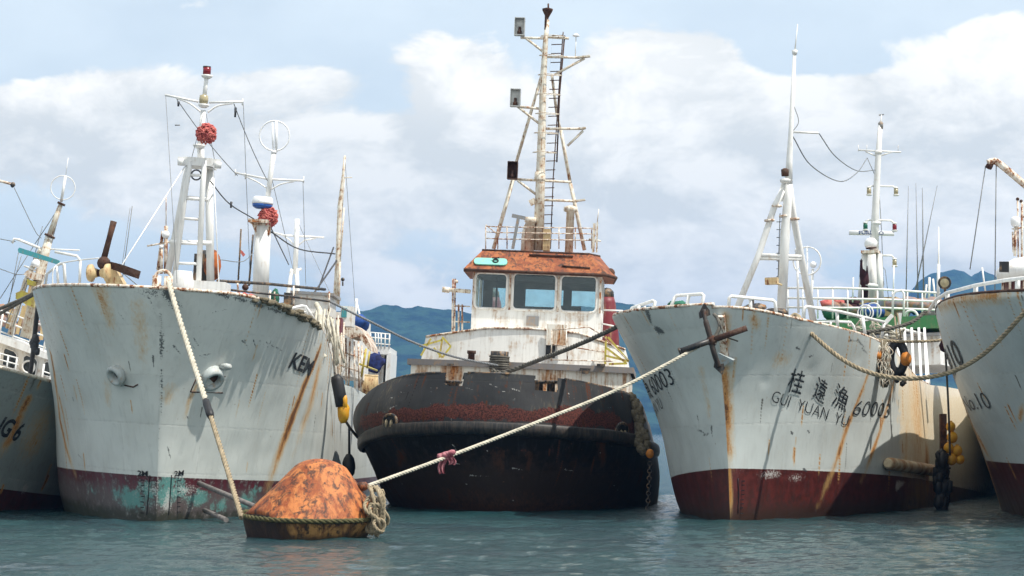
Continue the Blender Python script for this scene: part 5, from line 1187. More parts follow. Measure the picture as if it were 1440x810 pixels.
for q in [((982, 605), (996, 612)), ((1000, 600), (1002, 622)), ((990, 612), (1000, 608)), ((1112, 608), (1116, 612)), ((1136, 606), (1140, 610)), ((1138, 502), (1146, 499)), ((1120, 488), (1128, 492)), ((1205, 478), (1218, 492)), ((1196, 478), (1228, 484)), ((1212, 490), (1222, 500)), ((1130, 660), (1138, 664)), ((980, 585), (984, 600))]: HG.stroke(sc, list(q), .11, .07, .85)
HG.blot(pa, 1085, 668, .9, .28, .62, side=1); HG.blot(pa, 1120, 672, .8, .25, .55, side=1); HG.blot(pa, 1045, 648, .5, .7, .42, side=1); HG.stroke(pa, [(1262, 684), (1275, 678)], .3, .1, .9, side=1)
rg = FG.root('fishing_vessel', label='grey blue trawler with black lettering and a black anchor hung at its stem', cat='fishing vessel', group=VES)
for sd_ in (-1, 1): HG.drips(A, sd_, 46, 71 + sd_)
HG.build(rg, 'hull_grey_blue', A)
b = MB()
for sd in (-1, 1): b.path(HG.rail_pts(sd, 0, 16, .02, .04, 100), .05, 6)
b.build('cap_rail', 'white_rusty', rg)
HG.text('桂', (1106, 546), (1126, 554), .55, rg, 'ink_worn', side=1, thick=.004, shear=.15); HG.text('遠', (1142, 556), (1160, 567), .55, rg, 'ink_worn', side=1, thick=.004, shear=.15); HG.text('漁', (1170, 565), (1190, 577), .55, rg, 'ink_worn', side=1, thick=.004, shear=.15)
HG.text('GUI', (1084, 565), (1111, 573), .36, rg, 'ink_worn', side=1, shear=.2, thick=-.012); HG.text('YUAN', (1122, 577), (1164, 591), .36, rg, 'ink_worn', side=1, shear=.2, thick=-.012); HG.text('YU', (1174, 594), (1192, 600), .36, rg, 'ink_worn', side=1, shear=.2, thick=-.012); HG.text('60003', (1199, 583), (1250, 588), .48, rg, 'ink_worn', side=1, shear=.28, thick=-.012)
HG.text('60003', (922, 556), (950, 540), .52, rg, 'ink_worn', side=-1, shear=0, thick=-.008); HG.text('漁', (908, 562), (918, 556), .5, rg, 'ink_worn', side=-1, thick=.0); HG.text('遠', (899, 572), (906, 566), .5, rg, 'ink_worn', side=-1, thick=.0)
HG.text('YUAN YU', (904, 596), (934, 574), .38, rg, 'ink_worn', side=-1, thick=-.01)
b = MB()
for k in range(8): q, nn = HG.on(1044 - k * .4, 676 + k * 6.5, .014); b.box(q.x - .07, q.x + .07, q.y - .012, q.y + .012, q.z - .012, q.z + .012)
b.path([HG.on(1038, 673 + k * 8, .014)[0] for k in range(7)], .012, 4); b.build('draught_scale', 'ink_black', rg)
# guard rails of the forecastle
b = MB()
L_ = lambda pts, r=.05: b.path([FG.p(*p_) for p_ in pts], r, 8)
L_([(884, 456, 72), (887, 436, 72), (889, 433, 72), (918, 423, 71), (921, 424, 71), (919, 440, 71)]); L_([(896, 446, 71.5), (899, 430, 71.5)]); L_([(903, 443, 71.5), (908, 432, 71.5), (889, 438, 71.5)], .04)
L_([(940, 439, 69.5), (949, 418, 69.5), (952, 415.5, 69.5), (987, 413.5, 68.5), (989.5, 415, 68.5), (986, 437, 68.5)]); L_([(964, 439, 69), (969, 415, 69)])
L_([(1024, 439, 67), (1025.5, 419, 67), (1028, 416.5, 67), (1086, 422, 69), (1090, 425, 69), (1092, 445, 69)]); L_([(1056, 442, 68), (1055, 419, 68)])
L_([(1130, 452, 70), (1131, 434, 70), (1134, 431, 70), (1180, 438, 72), (1243, 453, 74.5)]); L_([(1178, 462, 72), (1177, 438, 72)]); L_([(1217, 474, 73), (1213, 446, 73)]); L_([(1243, 453, 74.5), (1240, 476, 74.5)])
L_([(1148, 453, 71), (1172, 452, 72), (1196, 453, 72.5), (1200, 458, 72.5), (1203, 467, 72.5)], .04); L_([(1168, 459, 71), (1168, 453, 71)], .035)
b.build('guard_rail', 'white_clean', rg)
# tripod foremast
D = 74
b = MB(); q_ = lambda x, y, d=D: FG.p(x, y, d)
b.path([q_(1099, 438), q_(1104, 330), q_(1108, 280), q_(1109, 255)], [.145, .15, .13, .10], 18); b.path([q_(1109, 258), q_(1110, 227), q_(1112, 189), q_(1117.5, 72)], [.12, .10, .075, .05], 14); b.path([q_(1117.5, 74), q_(1121.7, 34)], [.025, .012], 8)
mast = b.build('mast', 'white_clean', rg)
b = MB(); b.path([q_(1035, 437, D), q_(1067, 358, D), q_(1089, 290, D), q_(1101, 268, D)], .10, 12); b.path([q_(1144, 452, D + 1.5), q_(1126, 358, D + .8), q_(1115, 300, D + .4), q_(1109, 256, D)], .11, 12)
b.path([q_(1065, 358.5), q_(1127, 361)], .06, 8).path([q_(1064, 363.5), q_(1127, 364.5)], .05, 8); b.prism([q_(1101, 252), q_(1107, 252), q_(1110, 283), q_(1091, 283), q_(1095, 270)], (0, .08, 0)); b.build('mast_leg', 'white_clean', mast)
b = MB()
for x, y in ((1082, 310), (1117, 308), (1103, 304), (1092, 290)): b.lathe([(.16, -.03), (.16, .03)], q_(x, y), n=14)
b.build('flange', 'white_rusty', mast)
b = MB(); b.lathe([(.14, -.14), (.17, -.06), (.08, -.02)], q_(1104, 250, D - .3), n=14).path([q_(1114, 185.5), q_(1151, 187)], .035, 7); b.lathe([(.07, -.08), (.09, .05)], q_(1117.5, 73), n=10); b.build('lamp_bracket', 'white_clean', mast)
b = MB(); b.lathe([(.11, -.08), (.12, .12), (.05, .16)], q_(1104, 244, D - .3), n=14); b.build('lamp', 'rusty_iron', mast)
b = MB(); p = q_(1086, 396, D - .5); b.box(p.x - .2, p.x + .17, p.y - .15, p.y + .15, p.z - .09, p.z + .12).tube(p, p + Vector((.3, 0, -.12)), .03); b.build('floodlight', 'cream_paint', mast)
b = MB(); b.path([q_(1097, 300), q_(1096, 330), q_(1094, 400)], .015, 5)
for k in range(9): b.tube(q_(1092, 312 + k * 11), q_(1102, 312 + k * 11), .014, n=5)
b.build('rungs', 'cable_grey', mast)
# sagging aerial wires between the two masts
wire(FG, [(1115, 192, D), (1140, 232, 82), (1180, 255, 88), (1205, 243, 94), (1219.6, 222, 98)], rg, .02, 'cable_grey', name='aerial_wire'); wire(FG, [(1152, 188, D), (1175, 220, 82), (1205, 240, 90), (1231, 239, 98)], rg, .018, 'cable_grey', name='aerial_wire')
wire(FG, [(1117, 150, D), (1123, 171, D), (1114, 186, D)], rg, .012, 'cable_grey', name='aerial_wire'); wire(FG, [(1219.6, 222, 98), (1232, 250, 98)], rg, .015, 'cable_grey', name='aerial_wire')
# bridge mast with radar
D2 = 98
b = MB(); q2 = lambda x, y, d=D2: FG.p(x, y, d)
b.path([q2(1229, 356), q2(1231, 300), q2(1235, 219), q2(1238, 175)], [.19, .15, .12, .09], 14).path([q2(1238, 178), q2(1239.5, 161)], .03, 6)
b.path([q2(1216, 357), q2(1210, 425)], .13, 10).path([q2(1236, 357), q2(1239, 430)], .13, 10).path([q2(1226, 357, D2 + 1), q2(1228, 430, D2 + 1)], .22, 10).path([q2(1213, 401), q2(1237, 402)], .10, 8)
m2 = b.build('mast', 'white_clean', rg)
b = MB(); b.path([q2(1207, 211), q2(1267, 214)], .035, 6).path([q2(1217, 213), q2(1233, 220)], .03, 6).path([q2(1257, 213), q2(1236, 220)], .03, 6)
for x in (1207, 1219, 1263): b.tube(q2(x, 204), q2(x, 213), .015, n=5)
b.path([q2(1222, 263), q2(1226, 261.5), q2(1256, 262), q2(1260, 266)], .04, 6).path([q2(1217, 311), q2(1222, 309.5), q2(1252, 310), q2(1258, 314)], .04, 6).path([q2(1236, 359), q2(1254, 359.5), q2(1258, 364)], .04, 6)
b.lathe([(.2, -.05), (.2, .05)], q2(1232, 314), n=12).lathe([(.14, -.08), (.14, .08)], q2(1235, 214), n=12); b.build('yard', 'white_clean', m2)
b = MB(); b.lathe([(.09, -.12), (.11, .1), (.06, .18)], q2(1238.5, 177), n=12).bar(q2(1236, 162), q2(1243, 161), .05, .05); b.build('masthead_light', 'grey_paint', m2)
for x, y, g in ((1222, 268.5, 'lamp_glass'), (1260, 269, 'lamp_glass'), (1217, 318, 'lamp_green'), (1258, 319, 'lamp_red'), (1258, 369, 'lamp_glass')): lamp_unit(FG, x, y, D2, rg, g, .10, .26, m2)
b = MB(); b.path([q2(1194, 327), q2(1257, 328.5)], .10, 10); sc_ = b.build('radar_scanner', 'plastic_white', m2)
cu = bpy.data.curves.new('t', 'FONT'); cu.body = 'FURUNO'; cu.size = .20; cu.offset = .006; ob = bpy.data.objects.new('t', cu); C.objects.link(ob); bpy.context.view_layer.update()
me = bpy.data.meshes.new_from_object(ob.evaluated_get(bpy.context.evaluated_depsgraph_get())); bpy.data.objects.remove(ob)
p = q2(1208, 329.6) + Vector((0, -.104, -.0)); e = (q2(1257, 328.5) - q2(1194, 327)).normalized()
for v_ in me.vertices: x, y = v_.co.x * 1.25, v_.co.y; v_.co = p + e * x + Vector((0, 0, y))
me.materials.append(MATS['ink_blue']); ob = bpy.data.objects.new('lettering', me); C.objects.link(ob); ob.parent = sc_
b = MB(); b.lathe([(.20, -.25), (.27, -.12), (.28, .0), (.22, .14), (.08, .2)], q2(1225, 341), n=20); b.build('radar_base', 'plastic_white', m2)
b = MB(); b.lathe([(.24, 0), (.24, .05)], q2(1226, 350), n=18); b.build('base_ring', 'rusty_iron', m2)
b = MB(); p = q2(1225, 354); b.box(p.x - .35, p.x + .32, p.y - .4, p.y + .4, p.z - .08, p.z + .04); b.build('mast_platform', 'white_rusty', m2)
b = MB(); b.path([q2(1213, 366), q2(1214, 390), q2(1212, 420)], [.10, .16, .14], 9).path([q2(1218, 374), q2(1219, 395), q2(1217, 420)], [.06, .10, .10], 9); b.lump(q2(1213, 367), .11, 2, 8); b.build('furled_cloth', 'cloth_dark', rg)
b = MB(); b.path([q2(1238, 360), q2(1243, 400), q2(1238, 425)], .015, 5).path([q2(1236, 262), q2(1240, 330), q2(1242, 400)], .015, 5).path([q2(1233, 365), q2(1245, 380), q2(1250, 425)], .012, 5); b.build('cable', 'cable_grey', m2)
# aerials
b = MB(); b.ring(q2(1135, 367, 90), .52, .03, (0, 1, 0), 36, 6).tube(q2(1135, 346, 90), q2(1136, 430, 90), .03).tube(q2(1121, 356, 90), q2(1123, 440, 90), .045).tube(q2(1143, 378, 90), q2(1140, 440, 90), .05); b.build('loop_antenna', 'white_clean', rg)
b = MB(); b.ball(q2(1121, 352, 90), .10).ball(q2(1143.7, 372, 90), .13); b.build('antenna_dome', 'plastic_white', rg)
for i, (x0, y0, x1, y1, r) in enumerate([(1277.5, 262, 1274, 420, .016), (1288, 257, 1291, 420, .016), (1297, 264, 1299, 420, .022), (1318, 261, 1287, 410, .018), (1320, 319, 1320, 420, .03)]):
    b = MB(); a_, c_ = q2(x0, y0, 100), q2(x1, y1, 100); b.path([c_, c_.lerp(a_, .35), a_], [r * 1.6, r * 1.5, r * .6], 6); b.build('whip_antenna', 'cable_grey' if i < 4 else 'white_clean', rg)
T_(FG, [([(1200, 390, 97), (1199, 425, 97)], .03), ([(1257, 373, 97), (1256, 425, 97)], .03), ([(1307, 390, 100), (1306, 430, 100)], .05), ([(1303, 400, 100), (1299, 430, 100)], .04), ([(1312, 392, 100), (1316, 430, 100)], .04)], 'stanchion', 'white_clean', rg)
# bridge front: green deck edge, rails, house
def gbox(px0, py0, px1, py1, d, depth): return lbox(FG, px0, py0, px1, py1, d, depth)
hb = gbox(1112, 470, 1330, 520, 95.5, 12).build('bridge_house', 'white_paint', rg)
gbox(1100, 446, 1335, 470, 95, 12.8).build('deck_edge', 'green_paint', hb)
gbox(1105, 470, 1330, 480, 94.9, .5).build('shade_board', 'grey_paint', hb)
for x0, x1 in ((1160, 1178), (1186, 1204), (1250, 1262), (1266, 1284), (1290, 1306)): gbox(x0, 480, x1, 500, 95.4, .2).build('window', 'dark_glass', hb)
b = MB()
for x in (1262, 1272, 1282, 1292, 1300): b.bar(FG.p(x, 462, 88), FG.p(x + 4, 545, 84), .085, .085)
b.path([FG.p(1255, 470, 88), FG.p(1262, 462, 88), FG.p(1300, 470, 88), FG.p(1306, 540, 86)], .06, 8); b.build('side_post', 'white_clean', rg)
b = MB()
rows = [(405, 405, 407, 412), (419, 420, 421, 424), (432, 433, 433, 436)]
for r_ in rows: b.path([FG.p(1104, r_[0], 95), FG.p(1180, r_[1], 95), FG.p(1240, r_[2], 95), FG.p(1322, r_[3], 95)], .045, 7)
for x in range(1108, 1325, 21): b.tube(FG.p(x, 448, 95), FG.p(x, 405 + max(0, (x - 1180) * .05), 95), .035, n=6)
b.path([FG.p(1255, 448, 94), FG.p(1256, 415, 94), FG.p(1259, 410, 94), FG.p(1268, 408, 94), FG.p(1271, 413, 94), FG.p(1271, 448, 94)], .05, 7)
b.build('bridge_rail', 'white_clean', rg)
b = MB(); b.ring(FG.p(1217, 440, 94), .30, .03).ring(FG.p(1217, 440, 94.3), .2, .02).ring(FG.p(1281, 446, 94), .26, .05).ring(FG.p(1228, 438, 94.1), .33, .025, (.3, 1, 0)); b.build('hand_wheel', 'white_clean', rg)
rng = random.Random(11)
for nm, mt, spots in (('stowed_bag', 'tarp_blue', [(1222, 437, .42), (1232, 440, .3), (1290, 434, .3)]), ('stowed_gear', 'clutter', [(1172, 431, .35), (1184, 432, .3), (1195, 434, .35), (1262, 430, .4), (1280, 428, .4), (1296, 430, .4), (1310, 428, .35), (1268, 440, .3), (1304, 440, .3)]), ('stowed_net', 'cloth_pink', [(1166, 428, .3), (1176, 426, .25), (1186, 428, .22)]), ('stowed_tarpaulin', 'net_green', [(1170, 441, .34), (1178, 442, .3)]), ('lashed_cover', 'cloth_dark', [(1198, 425, .28), (1197, 433, .3)])):
    b = MB()
    for i, (x, y, r_) in enumerate(spots): b.lump(FG.p(x, y, 97.5), r_, i + 3, 12, (1.2, 1, .8), .45)
    b.build(nm, mt, rg)
gbox(1205, 418, 1262, 446, 99, 3).build('wheelhouse_top', 'cream_paint', rg); gbox(1162, 424, 1200, 446, 99, 3).build('locker', 'white_paint', rg)
# deck clutter on the foredeck edge
b = MB(); b.lump(FG.p(952, 431, 72), .22, 2, 12, (1.6, 1, .8), .5); b.build('net_bundle', 'net_green', rg)
b = MB(); b.lump(FG.p(1060, 434, 70), .22, 3, 12, (1.6, 1, .7), .4).lump(FG.p(1057, 424, 70.3), .10, 3, 8, (.8, .8, 1.7), .4).lump(FG.p(1090, 440, 72), .3, 5, 10, (1.4, 1, .5), .4); b.build('capstan', 'dark_steel', rg)
b = MB(); b.path(catmull([FG.p(1112, 447, 69.6), FG.p(1118, 443, 69.6), FG.p(1124, 447, 69.4), FG.p(1120, 452, 69.4), FG.p(1113, 450, 69.5)]), .07, 8); b.build('fairlead', 'rope_tan', rg)
b = MB(); rng = random.Random(4)
for k in range(34):
    x = rng.uniform(1195, 1262); y = rng.uniform(455, 478); b.path(catmull([FG.p(x, y, 75), FG.p(x + rng.uniform(-10, 14), y + rng.uniform(-10, 8), 75), FG.p(x + rng.uniform(-10, 20), y + rng.uniform(-6, 14), 75.2)], 4), rng.uniform(.015, .035), 5)
b.build('tangled_lines', 'rope_white', rg)
b = MB(); b.bar(FG.p(1243, 456, 75), FG.p(1255, 443, 75), .12, .12).bar(FG.p(1262, 478, 76), FG.p(1266, 440, 76), .09, .09).tube(FG.p(1246, 470, 75), FG.p(1262, 500, 75.5), .05); b.build('davit', 'white_clean', rg)
# channel behind the anchor and its plate
b = MB(); b.bar(HG.on(1014, 442, .10)[0], HG.on(1020, 505, .06)[0], .20, .16); b.build('anchor_channel', 'white_rusty', rg)
b = MB(); p0, p1, p2 = HG.on(1013, 494, .02)[0], HG.on(1035, 504, .02)[0], HG.on(1017, 515, .02)[0]; b.prism([p0, p1, p2], (0, -.30, -.05)); b.build('anchor_bracket', 'hull_grey_blue_plain', rg)
# the anchor itself: stock across, arms up and down
base = W(1008, 540, 65.6); TB = Thing('anchor', base, 'black and rust stocked anchor hung at the stem of the grey blue trawler', 'anchor')
z = 65.6
b = MB(); b.path([W(955, 494.5, z - .15), W(1003, 478, z - .15)], .085, 10); b.lathe([(.10, -.03), (.10, .03)], W(956, 494, z - .15), (1, 0, .35), 12); TB.part(b, 'stock', 'black_steel')
b = MB(); b.path([W(1003, 478, z - .15), W(1050, 461.5, z - .15)], .085, 10); TB.part(b, 'stock', 'rusty_iron')
b = MB(); b.path(catmull([W(990, 436, z), W(992, 450, z - .08), W(998, 472, z - .12), W(1004, 496, z - .1), W(1011, 516, z)]), [.06] * 9 + [.075] * 16 + [.075] * 8, 10); TB.part(b, 'arm', 'anchor_mix')
b = MB(); b.prism([W(990, 426, z), W(983, 440, z), W(984, 448, z), W(999, 443, z), W(998, 436, z)], (0, .14, 0)); TB.part(b, 'fluke', 'black_steel')
b = MB(); b.prism([W(1016, 527, z), W(1004, 516, z), W(1005, 509, z), W(1012, 512, z), W(1018, 511, z), W(1019, 518, z)], (0, .14, 0)); TB.part(b, 'fluke', 'black_steel')
b = MB(); b.path([W(1002, 478, z - .1), W(1003, 482, z + .8)], .1, 10); b.lump(W(1001, 479, z - .1), .15, 3, 12, (1, 1, 1), .2); TB.part(b, 'shank', 'rusty_iron')
b = MB(); b.path(catmull([W(1004, 476, z), W(1012, 460, z + .2), W(1009, 448, z + .6), W(1004, 442, z + .8)]), .05, 7).path(catmull([W(1012, 452, z + .2), W(1020, 472, z), W(1038, 480, z - .05)]), .02, 6); TB.part(b, 'lashing', 'rope_dark')
# ================================================================== 4. VESSEL AT THE RIGHT EDGE
FR = Frame(1560, 64, yaw=13, heel=1)
HR = Hull(FR, 44, [(0, 6.15), (4, 6.1), (8, 5.75), (10, 5.3), (13, 4.7), (44, 4.4)], stem=[(-1, .2), (0, 0), (1.5, -.1), (4, -.8), (6.0, -2.2)],
          le=[(-1, 15), (0, 14), (3, 11), (6.0, 8.5)], pe=[(-1, 1.6), (0, 1.7), (3, 2.1), (6.0, 2.3)], qe=[(-1, 1.3), (0, 1.35), (3, 1.5), (6.0, 1.9)],
          bl=[(-1, 2.9), (0, 3.2), (2, 3.8), (3.5, 4.35), (5, 4.8), (6, 5.0)], br=[(-1, 3.9), (6, 4.9)], seed=3, ncol=300)
A = std_masks(HR, lambda y: 1.55 + 0 * y)
ru, gr, sc, pa = A['rust'], A['grime'], A['scuff'], A['pale']
HR.stroke(ru, [(1335, 560), (1365, 640), (1395, 715)], .5, .8, 1.0, side=-1, k=1.75, soft=1.15); HR.stroke(ru, [(1345, 600), (1400, 655)], .4, .3, .7, side=-1, k=1.75, soft=1.15)
HR.stroke(ru, [(1302, 450), (1316, 520)], .4, .3, .45, side=-1, k=1.75, soft=1.15); HR.stroke(ru, [(1320, 432), (1380, 418), (1440, 410)], .22, .25, .55, side=-1, k=1.75, soft=1.15); HR.stroke(ru, [(1435, 590), (1438, 570)], .1, .1, .7, side=-1, k=1.75, soft=1.15)
HR.stroke(sc, [(1388, 418), (1408, 416)], .14, .1, 1, side=-1); HR.stroke(sc, [(1344, 560), (1400, 650)], .05, .05, .95, side=-1)
for sd in (-1, 1):
    Z = HR.G[sd][..., 2]; Y_ = HR.G[sd][..., 1]
    for zz, sl in ((5.0, .03), (3.7, .02), (2.3, .03)): pa[sd] = np.maximum(pa[sd], np.clip(1 - np.abs(Z - (zz - sl * Y_)) / .035, 0, 1) * .6)
rr = FR.root('fishing_vessel', label='blue grey vessel cut by the picture edge with white crane boom above its bow rail', cat='fishing vessel', group=VES)
for sd_ in (-1, 1): HR.drips(A, sd_, 46, 82 + sd_)
HR.build(rr, 'hull_grey_right', A)
b = MB(); b.path(HR.rail_pts(-1, 0, 14, .02, .04, 90), .05, 6); b.build('cap_rail', 'rusty_iron', rr)
HR.text('漁10', (1342, 540), (1358, 512), .75, rr, 'ink_worn', side=-1, thick=.012); HR.text('YU No.10', (1358, 598), (1396, 574), .5, rr, 'ink_worn', side=-1, thick=-.012)
b = MB(); p_ = lambda x, y, d=70: FR.p(x, y, d)
b.path([p_(1307, 436, 75), p_(1316, 422, 74), p_(1331, 412, 72), p_(1371, 401.5, 69), p_(1414, 394, 66), p_(1440, 391, 65), p_(1520, 384, 63)], .055, 8)
for x, y0, y1, d in ((1318, 421, 442, 74), (1332, 412, 424, 72), (1372, 401, 418, 69), (1431, 392, 410, 65.5), (1490, 386, 402, 63.5)): b.tube(p_(x, y0, d), p_(x, y1, d), .07, n=8)
b.build('bow_rail', 'white_clean', rr)
DR = 78; b = MB(); b.path(catmull([p_(1389, 229, DR), p_(1396, 227, DR), p_(1405, 230, DR), p_(1440, 259, DR), p_(1530, 335, DR)], 6), .11, 14); bm_ = b.build('crane_boom', 'white_rusty', rr)
b = MB(); b.lump(p_(1391, 234, DR), .12, 4, 10, (1, 1, .9), .5); b.build('boom_sheave', 'rusty_iron', bm_)
b = MB(); b.tube(p_(1530, 335, DR), p_(1530, 430, DR), .25, n=14); b.build('crane_post', 'white_rusty', rr)
wire(FR, [(1386, 233, DR), (1364, 379, DR)], rr, .018, 'cable_grey'); wire(FR, [(1401, 232, DR), (1399, 410, DR)], rr, .018, 'cable_grey')
DW = 82
b = MB(); b.lathe([(1.7, -.30), (1.75, 0), (1.65, .12), (1.2, .42), (.6, .55), (0, .58)], p_(1474, 382, DW), n=32); wr = b.build('wheelhouse_roof', 'white_clean', rr)
b = MB(); b.lathe([(1.5, -2.2), (1.5, -.3)], p_(1474, 382, DW), n=32); b.build('wheelhouse', 'cloth_dark_paint', rr)
b = MB()
for a in range(0, 360, 24): b.bar(p_(1474, 382, DW) + Vector((math.cos(R(a)) * 1.53, math.sin(R(a)) * 1.53, -.3)), p_(1474, 382, DW) + Vector((math.cos(R(a)) * 1.53, math.sin(R(a)) * 1.53, -2.2)), .08, .08)
b.build('window_post', 'white_rusty', rr)
lbox(FR, 1405, 368, 1419, 382, 79.5, .35).build('loudspeaker', 'black_steel', rr)
b = MB(); b.lathe([(.10, -.16), (.15, -.10), (.17, .0), (.16, .12), (.08, .18)], p_(1428, 312, DW), n=18); b.build('radome', 'plastic_white', rr)
T_(FR, [([(1428, 319, DW), (1427, 360, DW)], .05), ([(1431, 280, DW), (1432, 362, DW)], .03), ([(1437, 283, DW), (1437, 362, DW)], .04), ([(1423, 322, DW), (1440, 320, DW)], .03), ([(1424, 326, DW), (1425, 355, DW)], .03), ([(1436, 305, DW), (1520, 303, DW)], .03)], 'aerial_frame', 'white_rusty', rr)
b = MB(); b.ball(p_(1431, 280, DW), .06).ball(p_(1436, 283, DW), .06); b.build('aerial_lamp', 'rusty_iron', rr)
b = MB(); p = p_(1329, 397, 74); b.lathe([(.05, -.22), (.15, -.12), (.20, .05), (.205, .10)], p + Vector((0, 0, 0)), (-.1, -1, -.25), 18).tube(p + Vector((0, .1, -.15)), p + Vector((0, .1, -.7)), .04); sl = b.build('searchlight', 'dark_steel', rr)
b = MB(); b.lathe([(.17, .085), (.12, .11), (0, .13)], p, (-.1, -1, -.25), 18); b.build('lens', 'lamp_glass', sl)
T_(FR, [([(1320, 372, 76), (1319, 420, 76)], .05), ([(1319, 372, 76), (1320, 340, 76)], .012), ([(1381, 376, 80), (1386, 412, 80)], .03)], 'stanchion', 'white_clean', rr)
# ================================================================== 5. HEELED VESSEL AT THE LEFT EDGE
FL = Frame(-75, 74, yaw=-4, heel=12)
HL = Hull(FL, 44, [(0, 4.7), (6, 4.3), (10, 4.1), (44, 4.0)], stem=[(-1, .2), (0, 0), (1.5, -.1), (4, -.8), (6.0, -2.2)],
          le=[(-1, 13), (0, 12), (3, 11), (6.0, 8.5)], pe=[(-1, 1.6), (0, 1.7), (3, 2.1), (6.0, 2.3)], qe=[(-1, 1.25), (0, 1.3), (3, 1.5), (6.0, 1.9)],
          bl=[(-1, 3.6), (6, 4.4)], br=[(-1, 3.6), (6, 4.4)], seed=5, ncol=220, nrow=120)
A = std_masks(HL, lambda y: 1.0 + 0 * y)
HL.stroke(A['rust'], [(40, 560), (18, 610), (0, 640)], .12, .2, .9, side=1, k=1.75, soft=1.15); HL.stroke(A['rust'], [(60, 590), (40, 640)], .5, .5, .4, side=1, k=1.75, soft=1.15); HL.blot(A['pale'], 36, 688, .35, .3, .8, side=1)
for sd in (-1, 1): A['grime'][sd] = .35 + 0 * A['grime'][sd]
rl = FL.root('fishing_vessel', label='dark leaning vessel cut by the picture edge with a cream mast and white bridge', cat='fishing vessel', group=VES)
for sd_ in (-1, 1): HL.drips(A, sd_, 46, 76 + sd_)
HL.build(rl, 'hull_left', A)
HL.text('UNG 6', (-30, 600), (24, 620), .62, rl, 'ink_worn', side=1, thick=.03, shear=.35)
b = MB(); b.path(HL.rail_pts(1, 0, 20, .02, .04, 90), .06, 6); b.build('cap_rail', 'mast_paint', rl)
D = 88; p_ = lambda x, y, d=D: FL.p(x, y, d); Rm = Matrix.Rotation(0, 3, 'X')
def lpoly(fr, pts, d, depth, name, mat, root): b = MB(); b.prism([fr.p(x, y, d) for x, y in pts], Vector((0, depth, 0))); return b.build(name, mat, root)
hs = lpoly(FL, [(-60, 452), (0, 470), (72, 498), (74, 508), (0, 482), (-60, 462)], D - .3, 6, 'bridge_coaming', 'white_clean', rl)
wl = lpoly(FL, [(-60, 462), (0, 482), (74, 508), (76, 560), (0, 545), (-60, 540)], D, 5, 'bridge_house', 'white_paint', rl)
for pts in ([(5, 492), (8, 489), (20, 494), (24, 499), (22, 517), (18, 519), (3, 513)], [(33, 502), (37, 499), (50, 504), (53, 509), (50, 527), (46, 529), (31, 523)], [(62, 511), (66, 508), (76, 512), (78, 533), (60, 527)], [(-26, 484), (-8, 489), (-10, 509), (-28, 503)]):
    w1 = lpoly(FL, pts, D - .03, .05, 'window', 'dark_glass', wl); b = MB(); b.path([p_(x, y, D - .05) for x, y in pts], .03, 5, closed=True); b.build('window_frame', 'white_clean', w1)
b = MB(); b.ring(p_(40, 516, D - .15), .22, .04); b.build('clear_view_screen', 'white_clean', wl)
lpoly(FL, [(-60, 500), (0, 514), (26, 523), (26, 527), (0, 519), (-60, 506)], D - 1.2, 1, 'catwalk', 'cream_paint', rl)
b = MB()
for dy in (0, 9, 18): b.path([p_(-60, 478 + dy, D - 1.2), p_(0, 497 + dy, D - 1.2), p_(26, 504 + dy, D - 1.2)], .03, 6)
for x, y in ((0, 496), (12, 500), (24, 504), (-20, 490)): b.tube(p_(x, y, D - 1.2), p_(x - 4, y + 26, D - 1.2), .035, n=6)
b.path([p_(62, 512, D - 1), p_(56, 552, D - 1)], .04, 6).path([p_(74, 516, D - 1), p_(66, 556, D - 1)], .04, 6)
for k in range(3): b.path([p_(60 - k * 2, 522 + k * 12, D - 1), p_(72 - k * 2, 526 + k * 12, D - 1)], .03, 6)
b.build('bridge_rail', 'white_clean', rl)
b = MB()
for y in (418, 432, 448): b.path([p_(-60, y - 2, D + 1), p_(0, y + 18, D + 1), p_(72, y + 44, D + 1)], .035, 6)
for x in (-20, 4, 22, 46, 66): b.tube(p_(x, 440 + x * .36, D + 1), p_(x - 5, 472 + x * .36, D + 1), .04, n=6)
b.build('roof_rail', 'white_clean', rl)
b = MB(); b.path([p_(36, 475), p_(52, 405), p_(62, 362), p_(70, 331)], [.22, .20, .17, .14], 12); b.path([p_(70, 331), p_(79, 305), p_(86, 286)], [.11, .10, .08], 10).path([p_(14, 470, D + 1), p_(36, 396, D + 1), p_(58, 350, D)], .10, 8); ml = b.build('mast', 'mast_paint', rl)
b = MB(); b.lathe([(.2, -.04), (.2, .04)], p_(70, 332), (.2, 0, 1), 14).lathe([(.15, -.03), (.15, .05)], p_(86, 287), (.2, 0, 1), 12); b.build('mast_collar', 'rusty_iron', ml)
b = MB(); b.ring(p_(88.5, 264), .44, .02, (0, 1, 0), 34, 6).tube(p_(86, 284), p_(92, 248), .05).tube(p_(92, 248), p_(96, 222), .012); b.build('loop_antenna', 'white_clean', ml)
b = MB(); b.path([p_(17, 342), p_(20, 336), p_(26, 337), p_(64, 352)], .05, 7).path([p_(77, 354), p_(108, 360), p_(113, 366), p_(112, 396)], .05, 7).path([p_(62, 350), p_(112, 352)], .03, 6).path([p_(34, 374), p_(66, 386)], .04, 6).path([p_(64, 334), p_(74, 337)], .14, 8)
b.build('yard', 'white_clean', ml)
lpoly(FL, [(25, 351), (27, 348), (83, 366), (84, 370), (82, 372), (26, 355)], D - 1, .25, 'lamp_trough', 'teal_paint', ml)
b = MB(); b.lathe([(.20, -.12), (.22, 0), (.17, .14), (.0, .2)], p_(52, 372), (.2, 0, 1), 18); b.build('radar_dome', 'plastic_white', ml)
lpoly(FL, [(33, 386), (38, 380), (60, 386), (58, 394), (44, 393)], D - .5, .8, 'mast_platform', 'white_rusty', ml)
